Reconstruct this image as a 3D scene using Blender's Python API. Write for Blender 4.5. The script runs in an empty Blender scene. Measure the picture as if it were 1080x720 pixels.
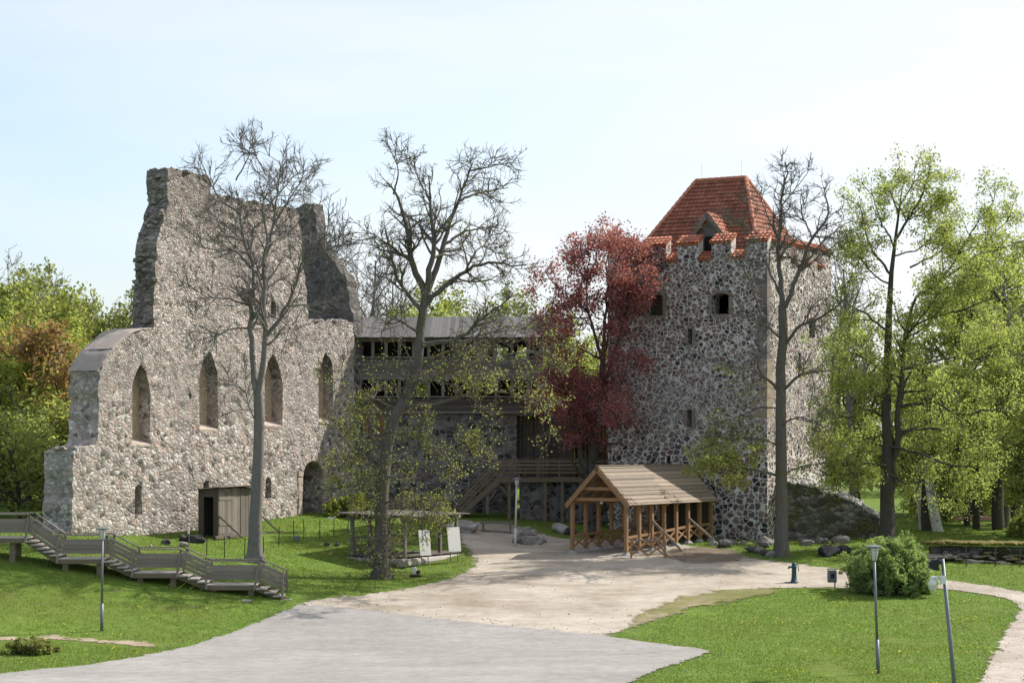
import bpy, math, random
import numpy as np
from mathutils import Vector, noise as mnoise
from mathutils.geometry import delaunay_2d_cdt

rng = np.random.default_rng(7)
random.seed(7)
SC = bpy.context.scene
COL = SC.collection
R_ = math.radians

# ------------------------------------------------------------------ camera, sky, sun, exposure
F, HZ, CAMZ = 2200.0, 470.0, 5.2          # focal length and horizon row in px of a 1080 px wide picture, eye height in m
cd = bpy.data.cameras.new('camera')
cam = bpy.data.objects.new('camera', cd); COL.objects.link(cam)
cam.location = (0, 0, CAMZ); cam.rotation_euler = (R_(90), 0, 0)
cd.sensor_width = 36; cd.lens = F / 1080 * 36; cd.shift_y = (HZ - 360) / 1080
cd.clip_start = 0.5; cd.clip_end = 6000
SC.camera = cam

SUN_DIR = Vector((0.889, 0.459, math.tan(R_(43)))).normalized()     # towards the sun
wd = bpy.data.worlds.new('World'); SC.world = wd; wd.use_nodes = True
wn = wd.node_tree; wn.nodes.clear()
sky = wn.nodes.new('ShaderNodeTexSky'); sky.sky_type = 'NISHITA'; sky.sun_disc = False
sky.sun_elevation = R_(43); sky.sun_rotation = math.atan2(SUN_DIR.x, SUN_DIR.y)
sky.air_density = 1.0; sky.dust_density = 2.0; sky.ozone_density = 2.2; sky.altitude = 100
bg = wn.nodes.new('ShaderNodeBackground'); bg.inputs['Strength'].default_value = 0.15
wo = wn.nodes.new('ShaderNodeOutputWorld')
# thin high cloud veil over the sky, denser in streaks
tc = wn.nodes.new('ShaderNodeTexCoord')
mp = wn.nodes.new('ShaderNodeMapping'); mp.inputs['Scale'].default_value = (1.2, 3.0, 7.0)
mp.inputs['Rotation'].default_value = (0, R_(12), 0)
cn = wn.nodes.new('ShaderNodeTexNoise'); cn.inputs['Scale'].default_value = 3.2; cn.inputs['Detail'].default_value = 5
cr = wn.nodes.new('ShaderNodeValToRGB'); cr.color_ramp.elements[0].position = 0.35; cr.color_ramp.elements[1].position = 0.75
cr.color_ramp.elements[0].color = (0.38, 0.38, 0.38, 1); cr.color_ramp.elements[1].color = (0.80, 0.80, 0.80, 1)
mx = wn.nodes.new('ShaderNodeMix'); mx.data_type = 'RGBA'
mx.inputs['B'].default_value = (4.55, 4.6, 4.75, 1)
wn.links.new(tc.outputs['Generated'], mp.inputs[0]); wn.links.new(mp.outputs[0], cn.inputs['Vector'])
wn.links.new(cn.outputs[0], cr.inputs[0]); wn.links.new(tc.outputs['Generated'], mp.inputs[0])
# the veil is whiter towards the sun
dt = wn.nodes.new('ShaderNodeVectorMath'); dt.operation = 'DOT_PRODUCT'; dt.inputs[1].default_value = SUN_DIR
wn.links.new(tc.outputs['Generated'], dt.inputs[0])
mr = wn.nodes.new('ShaderNodeMapRange'); mr.inputs['From Min'].default_value = 0.22; mr.inputs['From Max'].default_value = 0.62
mr.inputs['To Min'].default_value = -0.30; mr.inputs['To Max'].default_value = 0.42
wn.links.new(dt.outputs['Value'], mr.inputs['Value'])
ad = wn.nodes.new('ShaderNodeMath'); ad.operation = 'ADD'; ad.use_clamp = True
wn.links.new(cr.outputs[0], ad.inputs[0]); wn.links.new(mr.outputs[0], ad.inputs[1]); wn.links.new(ad.outputs[0], mx.inputs['Factor'])
wn.links.new(sky.outputs[0], mx.inputs['A']); wn.links.new(mx.outputs['Result'], bg.inputs['Color'])
wn.links.new(bg.outputs[0], wo.inputs[0])

sl = bpy.data.lights.new('sun', 'SUN'); sl.energy = 4.4; sl.angle = R_(0.5); sl.color = (1.0, 0.95, 0.87)
so = bpy.data.objects.new('sun', sl); COL.objects.link(so)
so.rotation_euler = SUN_DIR.to_track_quat('Z', 'Y').to_euler(); so.location = (60, 40, 80)

SC.view_settings.view_transform = 'Standard'; SC.view_settings.look = 'None'
SC.view_settings.gamma = 1; SC.view_settings.use_curve_mapping = False
SC.view_settings.exposure = 0.56

# ------------------------------------------------------------------ geometry of the place
U = np.array([0.869, -0.495]); V = np.array([0.495, 0.869])         # the castle's two plan directions

def px(x, y, Y):
    return np.array([(x - 540) * Y / F, Y, CAMZ - (y - HZ) * Y / F])

CP = np.array([
 (0,40,-2),(0,52,-1.95),(0,62,-1.9),(0,70,-1.88),(0,78,-1.6),(0,84,-1.15),(0,88,-.8),(0,93,-.38),(0,98,0),(0,104,.3),(0,109,.9),(0,114,1.5),(0,130,1.7),
 (5,98,0),(4,95,-.2),(6,88,-.8),(6,80,-1.45),(6,104,.2),
 (12,64,-1.8),(12,78,-1.5),(12,86,-.95),(12,91,-.6),(12,99.5,.05),(13,106,.35),(14,125,.9),(9,103,.35),
 (22,64,-1.8),(22,80,-1.3),(20,88,-.8),(20,95,-.3),(22,105,.4),(25,130,.8),(35,64,-1.8),(35,90,-.6),(35,110,.5),
 (-9.2,84,-.98),(-14,84,-.45),(-17,84,.0),(-20.6,84,.55),(-26,84,1.3),(-19.8,94,1.2),(-17.4,98,1.0),(-13.5,105,1.3),(-10,110,1.6),(-8.5,114,1.6),
 (-10.9,92,.1),(-5.7,91,-.55),(-4,95,-.3),(-8,99,.55),(-4,103,.6),(-15.4,78,-1.65),(-16,72,-1.9),(-22,70,-1.9),(-25,62,-1.9),(-22,78,-1.1),(-10,78,-1.7),(-28,94,2.0),(-30,110,2.4),(-30,130,2.4),(-12,64,-1.9)], float)
def _k(r2): return np.where(r2 > 1e-9, r2 * np.log(np.maximum(r2, 1e-9)), 0) * 0.5
_A = CP[:, :2]; _n = len(_A)
_K = _k(((_A[:, None] - _A[None]) ** 2).sum(-1)) + np.eye(_n) * 1.5
_Pm = np.c_[np.ones(_n), _A]
_S = np.block([[_K, _Pm], [_Pm.T, np.zeros((3, 3))]])
_W = np.linalg.solve(_S, np.r_[CP[:, 2], 0, 0, 0])
def g(X, Y):
    X = np.asarray(X, float); Y = np.asarray(Y, float); sh = X.shape
    x = np.clip(X.ravel(), -48, 48); y = np.clip(Y.ravel(), 38, 140)
    out = np.empty(len(x))
    for i in range(0, len(x), 20000):
        q = np.c_[x[i:i+20000], y[i:i+20000]]
        out[i:i+20000] = _k(((q[:, None] - _A[None]) ** 2).sum(-1)) @ _W[:_n] + _W[_n] + q @ _W[_n+1:]
    far = np.clip((np.abs(X.ravel()) - 30) / 18, 0, 1)
    near = np.clip((38 - Y.ravel()) / 10, 0, 1)
    base = np.where(Y.ravel() < 80, -1.9, np.clip(-1.9 + (Y.ravel() - 80) * .1, -1.9, 1.6))
    f = np.maximum(far * far * (3 - 2 * far), near)
    return (out * (1 - f) + base * f).reshape(sh)
def g1(X, Y): return float(g(np.array([X]), np.array([Y]))[0])
_YS = np.arange(46, 175, .05)
def G(x, y):
    """where the line of sight through (x, y) meets the ground"""
    X = (x - 540) * _YS / F; Z = CAMZ - (y - HZ) * _YS / F
    d = Z - g(X, _YS)
    i = np.argmax(d <= 0)
    if d[i] > 0: i = len(_YS) - 1
    return np.array([X[i], _YS[i], Z[i]])

# ------------------------------------------------------------------ object helpers
def tag(o, label=None, cat=None, group=None, kind=None):
    if label: o['label'] = label
    if cat: o['category'] = cat
    if group: o['group'] = group
    if kind: o['kind'] = kind
    return o
def thing(name, label, cat, loc, group=None, rz=0):
    o = bpy.data.objects.new(name, None); COL.objects.link(o)
    o.location = loc; o.rotation_euler = (0, 0, rz); o.empty_display_size = .3
    return tag(o, label, cat, group)
def copy_tree(o, parent=None):
    c = o.copy(); COL.objects.link(c)
    if parent: c.parent = parent
    for ch in list(o.children): copy_tree(ch, c)
    return c

class M:
    """collects shapes, builds one mesh object"""
    def __init__(s): s.v = []; s.f = []; s.n = 0; s.uv = None; s.mi = []; s.cur = 0
    def add(s, verts, faces):
        verts = np.asarray(verts, float)
        s.v.append(verts); s.f += [tuple(int(i) + s.n for i in f) for f in faces]; s.mi += [s.cur] * len(faces); s.n += len(verts); return s
    def box(s, c, size, ax=None, jit=0):
        """box centred at c; ax = 3 unit axes"""
        ax = np.eye(3) if ax is None else np.asarray(ax, float)
        h = np.asarray(size, float) / 2
        k = np.array([(i, j, l) for i in (-1, 1) for j in (-1, 1) for l in (-1, 1)], float)
        if jit: k = k + rng.uniform(-jit, jit, k.shape)
        v = np.asarray(c, float) + (k * h) @ ax
        return s.add(v, [(0,1,3,2),(4,6,7,5),(0,4,5,1),(2,3,7,6),(0,2,6,4),(1,5,7,3)] if np.linalg.det(ax) > 0 else [(0,2,3,1),(4,5,7,6),(0,1,5,4),(2,6,7,3),(0,4,6,2),(1,3,7,5)])
    def bar(s, p, q, w, h, up=(0,0,1)):
        p = np.asarray(p, float); q = np.asarray(q, float)
        d = q - p; L = np.linalg.norm(d); d = d / L; up = np.asarray(up, float)
        sd = np.cross(d, up)
        if np.linalg.norm(sd) < 1e-4: sd = np.cross(d, (1, 0, 0))
        sd /= np.linalg.norm(sd); u2 = np.cross(sd, d)
        return s.box((p + q) / 2, (L, w, h), (d, -sd, u2))
    def tube(s, pts, rad, k=8, caps=True):
        P = np.asarray(pts, float)[None]; r = np.broadcast_to(np.asarray(rad, float), (len(pts),))[None]
        v, f = tube_batch(P, r, k)
        s.add(v, f)
        if caps:
            m = len(pts); b = s.n - m * k
            s.f.append(tuple(b + i for i in range(k - 1, -1, -1))); s.f.append(tuple(b + (m - 1) * k + i for i in range(k))); s.mi += [s.cur] * 2
        return s
    def lathe(s, c, prof, k=12):
        c = np.asarray(c, float); a = np.arange(k) / k * 2 * math.pi
        v = []
        for r, z in prof: v += [(c[0] + r * math.cos(t), c[1] + r * math.sin(t), c[2] + z) for t in a]
        f = []
        for i in range(len(prof) - 1):
            for j in range(k): f.append((i*k+j, i*k+(j+1) % k, (i+1)*k+(j+1) % k, (i+1)*k+j))
        f.append(tuple(range(k - 1, -1, -1))); f.append(tuple((len(prof)-1)*k + j for j in range(k)))
        return s.add(v, f)
    def build(s, name, mat, parent=None, smooth=False, bevel=0):
        me = bpy.data.meshes.new(name)
        v = np.concatenate(s.v)
        if parent is not None:
            l = np.array(parent.matrix_basis.translation) if parent.parent is None else np.array(parent.parent.matrix_basis.translation)
            v = v - l
        me.from_pydata(v.tolist(), [], s.f)
        for m_ in (mat if isinstance(mat, (list, tuple)) else [mat]): me.materials.append(m_)
        if isinstance(mat, (list, tuple)): me.polygons.foreach_set('material_index', s.mi)
        if smooth: me.polygons.foreach_set('use_smooth', [True] * len(me.polygons))
        me.update()
        o = bpy.data.objects.new(name, me); COL.objects.link(o)
        if parent is not None: o.parent = parent
        if bevel:
            b = o.modifiers.new('bevel', 'BEVEL'); b.width = bevel; b.segments = 1; b.limit_method = 'ANGLE'
        return o

def np_mesh(name, v, quads, mat, parent=None, attr=None, smooth=False):
    """fast mesh of equal-size faces from numpy arrays"""
    v = np.asarray(v, np.float32); quads = np.asarray(quads, np.int32)
    if parent is not None:
        v = v - np.array(parent.matrix_basis.translation, np.float32)
    me = bpy.data.meshes.new(name); k = quads.shape[1]
    me.vertices.add(len(v)); me.vertices.foreach_set('co', v.ravel())
    me.loops.add(quads.size); me.loops.foreach_set('vertex_index', quads.ravel())
    me.polygons.add(len(quads)); me.polygons.foreach_set('loop_start', np.arange(0, quads.size, k, dtype=np.int32))
    if smooth: me.polygons.foreach_set('use_smooth', np.ones(len(quads), bool))
    for nm, a in (attr or {}).items():
        t = me.attributes.new(nm, 'FLOAT', 'POINT'); t.data.foreach_set('value', np.asarray(a, np.float32))
    me.materials.append(mat); me.update(calc_edges=True); me.validate()
    o = bpy.data.objects.new(name, me); COL.objects.link(o)
    if parent is not None: o.parent = parent
    return o

def tube_batch(P, Rr, k):
    n, m, _ = P.shape
    T = np.gradient(P, axis=1); T /= np.maximum(np.linalg.norm(T, axis=2, keepdims=True), 1e-9)
    mean = T.mean(1); ref = np.zeros((n, 3)); ref[np.arange(n), np.argmin(np.abs(mean), 1)] = 1
    A = np.cross(T, ref[:, None]); A /= np.maximum(np.linalg.norm(A, axis=2, keepdims=True), 1e-9)
    B = np.cross(T, A)
    th = np.arange(k) / k * 2 * math.pi
    ring = P[:, :, None] + Rr[:, :, None, None] * (A[:, :, None] * np.cos(th)[:, None] + B[:, :, None] * np.sin(th)[:, None])
    idx = np.arange(n * m * k).reshape(n, m, k)
    a = idx[:, :-1]; b = idx[:, 1:]
    q = np.stack([a, np.roll(a, -1, 2), np.roll(b, -1, 2), b], -1).reshape(-1, 4)
    return ring.reshape(-1, 3), q

# ------------------------------------------------------------------ polygons, slabs, sheets
def inpoly(P, poly):
    x, y = P[:, 0], P[:, 1]; r = np.zeros(len(P), bool); n = len(poly)
    for i in range(n):
        (x1, y1), (x2, y2) = poly[i], poly[(i + 1) % n]
        if y1 == y2: continue
        r ^= ((y1 > y) != (y2 > y)) & (x < (x2 - x1) * (y - y1) / (y2 - y1) + x1)
    return r
def segdist(P, poly, closed=True):
    d = np.full(len(P), 1e9); n = len(poly)
    for i in range(n if closed else n - 1):
        a = np.array(poly[i], float); b = np.array(poly[(i + 1) % n], float); ab = b - a
        t = np.clip(((P - a) @ ab) / max(ab @ ab, 1e-12), 0, 1)
        d = np.minimum(d, np.linalg.norm(P - a - t[:, None] * ab, axis=1))
    return d
def subdiv(poly, step, jit=0):
    out = []; n = len(poly)
    for i in range(n):
        a = np.array(poly[i], float); b = np.array(poly[(i + 1) % n], float)
        k = max(1, int(round(np.linalg.norm(b - a) / step)))
        for j in range(k):
            p = a + (b - a) * j / k
            if jit and j: p = p + rng.uniform(-jit, jit, 2)
            out.append(tuple(p))
    return out
def smooth_line(pts, n=6):
    """Catmull-Rom through open polyline"""
    p = [np.array(q, float) for q in pts]; p = [2*p[0]-p[1]] + p + [2*p[-1]-p[-2]]
    out = []
    for i in range(1, len(p) - 2):
        for j in range(n):
            t = j / n
            out.append(.5*((2*p[i]) + (-p[i-1]+p[i+1])*t + (2*p[i-1]-5*p[i]+4*p[i+1]-p[i+2])*t*t + (-p[i-1]+3*p[i]-3*p[i+1]+p[i+2])*t**3))
    out.append(p[-2]); return out
def triangulate(outline, holes, step):
    pts = list(outline); edges = [(i, (i + 1) % len(outline)) for i in range(len(outline))]
    for h in holes:
        b = len(pts); pts += list(h); edges += [(b + i, b + (i + 1) % len(h)) for i in range(len(h))]
    o = np.array(outline); lo = o.min(0); hi = o.max(0)
    gx, gy = np.meshgrid(np.arange(lo[0], hi[0], step), np.arange(lo[1], hi[1], step))
    q = np.c_[gx.ravel(), gy.ravel()] + rng.uniform(-.25, .25, (gx.size, 2)) * step
    ok = inpoly(q, outline) & (segdist(q, outline) > step * .45)
    for h in holes: ok &= ~inpoly(q, h) & (segdist(q, h) > step * .45)
    pts += [tuple(t) for t in q[ok]]
    vo, eo, fo, *_r = delaunay_2d_cdt([Vector((float(a), float(b))) for a, b in pts], edges, [], 0, 1e-5)
    vv = np.array([(a.x, a.y) for a in vo]); ff = np.array([f for f in fo if len(f) == 3])
    c = vv[ff].mean(1); ok = inpoly(c, outline)
    for h in holes: ok &= ~inpoly(c, h)
    ff = ff[ok]
    e1 = vv[ff[:, 1]] - vv[ff[:, 0]]; e2 = vv[ff[:, 2]] - vv[ff[:, 0]]
    fl = e1[:, 0]*e2[:, 1] - e1[:, 1]*e2[:, 0] < 0
    ff[fl] = ff[fl][:, ::-1]
    return vv, ff
def slab(m, outline, holes, O, d, nrm, T, step=.5, rough=0.0, edge_step=.35, edge_jit=0.0):
    """upright wall: outline in (s, z), front face at O + d*s facing nrm, thickness T behind it"""
    if edge_step: outline = subdiv(outline, edge_step, edge_jit)
    vv, ff = triangulate(outline, holes, step)
    O = np.asarray(O, float); d = np.asarray(d, float); nrm = np.asarray(nrm, float)
    def lift(off, rg):
        r = rng.uniform(-rg, rg, len(vv)) if rg else 0
        xy = O + vv[:, :1] * d + nrm * (off + np.zeros(len(vv)) + r)[:, None]
        return np.c_[xy, vv[:, 1]]
    n = len(vv); v = np.r_[lift(0, rough), lift(-T, rough)]
    flip = (d[0] * nrm[1] - d[1] * nrm[0]) > 0     # looking along -nrm, s runs to the left
    fr = ff[:, ::-1] if flip else ff
    faces = [tuple(t) for t in fr] + [tuple(t[::-1] + n) for t in fr]
    he = {}
    for t in fr:
        for a, b in ((t[0], t[1]), (t[1], t[2]), (t[2], t[0])): he[(a, b)] = 1
    for (a, b) in he:
        if (b, a) not in he: faces.append((b, a, a + n, b + n))
    return m.add(v, faces)
def sheet(name, poly, dz, mat, step=.6, edge_jit=.05, label=None):
    out = subdiv(poly, .45, edge_jit)
    vv, ff = triangulate(out, [], step)
    z = g(vv[:, 0], vv[:, 1]) + dz
    e = segdist(vv, out)
    o = np_mesh(name, np.c_[vv, z], ff, mat, attr={'edge': e}, smooth=True)
    return tag(o, label, None, None, 'structure')
class Face:
    """a vertical wall plane: pixels to wall coordinates"""
    def __init__(s, O, d, n): s.O = np.array(O, float); s.d = np.array(d, float); s.n = np.array(n, float)
    def s_of(s, x):
        k = (x - 540) / F; return (k * s.O[1] - s.O[0]) / (s.d[0] - k * s.d[1])
    def at(s, x, y):
        q = s.s_of(x); Y = s.O[1] + s.d[1] * q
        return (q, CAMZ - (y - HZ) * Y / F)
    def pt(s, q, z, off=0):
        p = s.O + s.d * q + s.n * off; return np.array([p[0], p[1], z])
def gothic(x0, x1, z0, z1, n=6, rise=1.02):
    """pointed arch outline, counter-clockwise"""
    w = x1 - x0; c = (x0 + x1) / 2; zs = z1 - w * rise; h = w * rise
    Rr = (h * h + w * w / 4) / w; th = math.asin(min(1, h / Rr))
    arc = [(w / 2 - Rr * (1 - math.cos(th * i / n)), Rr * math.sin(th * i / n)) for i in range(n + 1)]
    a = [(x0, z0), (x1, z0)] + [(c + x, zs + z) for x, z in arc[:-1]] + [(c, z1)] + [(c - x, zs + z) for x, z in arc[:-1][::-1]]
    return a
def round_arch(x0, x1, z0, z1, rise, n=8):
    c = (x0 + x1) / 2; w = (x1 - x0) / 2; zs = z1 - rise
    return [(x0, z0), (x1, z0)] + [(c + w * math.cos(t), zs + rise * math.sin(t)) for t in np.linspace(0, math.pi, n + 1)]
# ------------------------------------------------------------------ materials
class NT:
    def __init__(s, name):
        s.m = bpy.data.materials.new(name); s.m.use_nodes = True; s.t = s.m.node_tree; s.t.nodes.clear()
        s.out = s.t.nodes.new('ShaderNodeOutputMaterial')
    def n(s, ty, ins=None, **kw):
        x = s.t.nodes.new('ShaderNode' + ty)
        for k, v in kw.items(): setattr(x, k, v)
        for k, v in (ins or {}).items():
            if isinstance(v, bpy.types.NodeSocket): s.t.links.new(v, x.inputs[k])
            else: x.inputs[k].default_value = v
        return x
    def obj(s, scale=(1, 1, 1)):
        c = s.n('TexCoord'); return s.n('Mapping', {'Vector': c.outputs['Object'], 'Scale': scale}).outputs[0]
    def pos(s, scale=(1, 1, 1), rot=(0, 0, 0)):
        c = s.n('NewGeometry'); return s.n('Mapping', {'Vector': c.outputs['Position'], 'Scale': scale, 'Rotation': rot}).outputs[0]
    def noise(s, vec, scale, detail=4, rough=.55): return s.n('TexNoise', {'Vector': vec, 'Scale': scale, 'Detail': detail, 'Roughness': rough}).outputs[0]
    def ramp(s, fac, stops, interp='LINEAR'):
        r = s.n('ValToRGB', {'Fac': fac}); e = r.color_ramp; e.interpolation = interp
        while len(e.elements) < len(stops): e.elements.new(0.5)
        for el, (p, c) in zip(e.elements, stops): el.position = p; el.color = (*c, 1) if len(c) == 3 else c
        return r.outputs[0]
    def mix(s, f, a, b, mode='MIX'):
        x = s.n('Mix', data_type='RGBA', blend_type=mode)
        for k, v in (('Factor', f), ('A', a), ('B', b)):
            if isinstance(v, bpy.types.NodeSocket): s.t.links.new(v, x.inputs[k])
            else: x.inputs[k].default_value = (*v, 1) if isinstance(v, tuple) and len(v) == 3 else v
        return x.outputs['Result']
    def math(s, op, a, b=0.0, c=0.0, clamp=False):
        x = s.n('Math', operation=op, use_clamp=clamp)
        for i, v in enumerate((a, b, c)):
            if isinstance(v, bpy.types.NodeSocket): s.t.links.new(v, x.inputs[i])
            else: x.inputs[i].default_value = v
        return x.outputs[0]
    def fin(s, col, rough=.9, height=None, bump=.3, dist=.05, spec=.3, metal=0):
        p = s.n('BsdfPrincipled', {'Roughness': rough, 'Specular IOR Level': spec, 'Metallic': metal})
        if isinstance(col, bpy.types.NodeSocket): s.t.links.new(col, p.inputs['Base Color'])
        else: p.inputs['Base Color'].default_value = (*col, 1)
        if height is not None:
            b = s.n('Bump', {'Height': height, 'Strength': bump, 'Distance': dist}); s.t.links.new(b.outputs[0], p.inputs['Normal'])
        s.t.links.new(p.outputs[0], s.out.inputs[0]); return s.m
g3 = lambda v, t=(1, 1, 1): tuple(v * k for k in t)

def stone(name, scale, stones, mortar, mw=.06, bump=.8, dist=.08, squash=1.25, stain=None, warp=.12, rnd=1.0, moss=None, second=None, top=None, mvar=.6, rnd_r=0):
    """fieldstone masonry; second = (scale, z0, z1): courses change to another stone size above that height; top = (colour, z0, z1): weathering at the wall head"""
    k = NT(name); c = k.obj((1, 1, squash)); var = k.noise(c, 9, 4); fine = k.noise(c, 38, 3)
    w = k.n('TexNoise', {'Vector': c, 'Scale': 2.6, 'Detail': 4})
    wv = k.n('VectorMath', {0: w.outputs['Color'], 1: (.5, .5, .5)}, operation='SUBTRACT')
    ws = k.n('VectorMath', {0: wv.outputs[0], 'Scale': warp * 2}, operation='SCALE')
    cv = k.n('VectorMath', {0: c, 1: ws.outputs[0]}, operation='ADD').outputs[0]
    mcol = k.mix(mvar, mortar, k.ramp(k.noise(c, 5, 4), [(.3, g3(.6)), (.7, g3(1.15))]), 'MULTIPLY')
    def lay(sc):
        v1 = k.n('TexVoronoi', {'Vector': cv, 'Scale': sc, 'Randomness': rnd}, feature='F1')
        v2 = k.n('TexVoronoi', {'Vector': cv, 'Scale': sc, 'Randomness': rnd}, feature='DISTANCE_TO_EDGE')
        sep = k.n('SeparateColor', {'Color': v1.outputs['Color']})
        col = k.ramp(sep.outputs[0], stones, 'CONSTANT')
        col = k.mix(.55, col, k.ramp(sep.outputs[1], [(0, g3(.7)), (1, g3(1.25))]), 'MULTIPLY')
        wj = k.math('ADD', k.math('MULTIPLY', sep.outputs[2], mw * .7), mw * .5)          # every stone has its own joint width
        edge = k.math('ADD', v2.outputs['Distance'], k.math('MULTIPLY', k.math('SUBTRACT', fine, .5), mw * .9))
        f = k.math('SMOOTH_MIN', k.math('DIVIDE', k.math('SUBTRACT', edge, wj), mw * .45), 1.0, .1)
        f = k.math('MAXIMUM', f, 0.0)
        if rnd_r: f = k.math('MULTIPLY', f, k.n('MapRange', {'Value': k.math('ADD', v1.outputs['Distance'], k.math('MULTIPLY', k.math('SUBTRACT', fine, .5), .12)), 'From Min': rnd_r + .05, 'From Max': rnd_r - .05}).outputs[0])
        dome = k.ramp(k.math('SUBTRACT', v2.outputs['Distance'], k.math('MULTIPLY', wj, .8)), [(0, (0, 0, 0)), (mw * .8, g3(.6)), (.4, (1, 1, 1))])
        return k.mix(f, mcol, col), dome
    col, h = lay(scale)
    if second or top: z = k.math('ADD', k.n('SeparateXYZ', {0: k.obj()}).outputs[2], k.math('MULTIPLY', k.math('SUBTRACT', k.noise(k.obj(), .6, 4), .5), 5.0))
    if second:
        c2, h2 = lay(second[0]); f2 = k.n('MapRange', {'Value': z, 'From Min': second[1], 'From Max': second[2]}).outputs[0]
        col = k.mix(f2, col, c2); hm = k.n('Mix', {'Factor': f2}); k.t.links.new(h, hm.inputs['A']); k.t.links.new(h2, hm.inputs['B']); h = hm.outputs['Result']
    col = k.mix(.55, col, k.ramp(var, [(.25, g3(.5)), (.75, g3(1.32))]), 'MULTIPLY')
    if stain:
        big = k.noise(k.obj((.5, .5, .25)), .9, 5, .6)
        col = k.mix(k.ramp(big, [(.45, (0, 0, 0)), (.75, g3(.7))]), col, stain)
    if top:
        f3 = k.n('MapRange', {'Value': z, 'From Min': top[1], 'From Max': top[2]}).outputs[0]
        col = k.mix(k.math('MULTIPLY', f3, .8), col, k.mix(1, col, top[0], 'MULTIPLY'))
    if moss:
        mm = k.noise(c, .8, 5, .65)
        col = k.mix(k.ramp(mm, [(.46, (0, 0, 0)), (.62, g3(.85))]), col, moss)
    h = k.math('ADD', h, k.math('MULTIPLY', fine, .25)); h = k.math('ADD', h, k.math('MULTIPLY', var, .35))
    return k.fin(col, .93, h, bump, dist, .2)

def wood(name, c0, c1, grain=(3, 3, 40), bump=.25, stretch=None):
    k = NT(name); c = k.obj()
    big = k.noise(c, 1.7, 4); a = k.noise(k.obj((6, 6, 6)), 2.0, 5, .7); ran = k.n('ObjectInfo').outputs['Random']
    col = k.mix(k.math('MULTIPLY', k.math('ADD', big, a), .5), c0, c1)
    isl = k.n('NewGeometry').outputs['Random Per Island']
    col = k.mix(.8, col, k.ramp(isl, [(0, g3(.62)), (.5, g3(1.0)), (1, g3(1.32))]), 'MULTIPLY')
    return k.fin(col, .8, a, bump, .02, .25)

def leafm(name, cols, trans=.35):
    k = NT(name)
    a = k.n('Attribute', attribute_name='tint').outputs['Fac']
    isl = k.n('NewGeometry').outputs['Random Per Island']
    t = k.math('ADD', k.math('MULTIPLY', a, .7), k.math('MULTIPLY', isl, .3))
    n = len(cols); col = k.ramp(t, [(i / (n - 1), c) for i, c in enumerate(cols)])
    d = k.n('BsdfPrincipled', {'Base Color': col, 'Roughness': .55, 'Specular IOR Level': .25})
    tr = k.n('BsdfTranslucent', {'Color': k.mix(1, col, (1.15, 1.2, .7), 'MULTIPLY')})
    x = k.n('MixShader', {'Fac': trans, 1: d.outputs[0], 2: tr.outputs[0]})
    k.t.links.new(x.outputs[0], k.out.inputs[0]); return k.m

def bark(name, c0, c1, moss=None):
    k = NT(name); c = k.obj((7, 7, 1.6))
    a = k.noise(c, 2.2, 5, .65); b = k.noise(k.obj(), .9, 4)
    col = k.mix(a, c0, c1)
    if moss: col = k.mix(k.ramp(b, [(.5, (0, 0, 0)), (.68, g3(.75))]), col, moss)
    return k.fin(col, .95, a, .6, .04, .1)

def plain(name, c, rough=.6, metal=0, var=.25, bump=.1, spec=.4):
    k = NT(name); a = k.noise(k.obj(), 14, 4); b = k.noise(k.obj(), 2.3, 3)
    col = k.mix(var * 2, c, k.ramp(k.math('MULTIPLY', k.math('ADD', a, b), .5), [(.3, g3(.6)), (.7, g3(1.25))]), 'MULTIPLY')
    return k.fin(col, rough, a, bump, .01, spec, metal)

def tiles(name, cols, cw=.26, rh=.34):
    """clay pantiles laid on the UV map (metres)"""
    k = NT(name); uv = k.n('UVMap').outputs[0]; s = k.n('SeparateXYZ', {0: uv})
    u = k.math('DIVIDE', s.outputs[0], cw); v = k.math('DIVIDE', s.outputs[1], rh)
    fu = k.math('FLOOR', u); fv = k.math('FLOOR', v)
    wn_ = k.n('TexWhiteNoise', {'Vector': k.n('CombineXYZ', {0: fu, 1: fv}).outputs[0]}, noise_dimensions='2D')
    col = k.ramp(wn_.outputs['Value'], [(i / (len(cols) - 1), c) for i, c in enumerate(cols)])
    big = k.noise(k.obj(), 1.1, 5, .6)
    col = k.mix(.6, col, k.ramp(big, [(.3, g3(.6)), (.7, g3(1.15))]), 'MULTIPLY')
    fr = k.math('FRACT', u); ff = k.math('FRACT', v)
    roll = k.math('SINE', k.math('MULTIPLY', fr, math.pi))
    lip = k.ramp(ff, [(0, g3(1)), (.08, g3(.45)), (1, g3(0))])
    h = k.math('ADD', roll, k.math('MULTIPLY', lip, 1.2))
    return k.fin(col, .75, h, .9, .07, .3)

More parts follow.
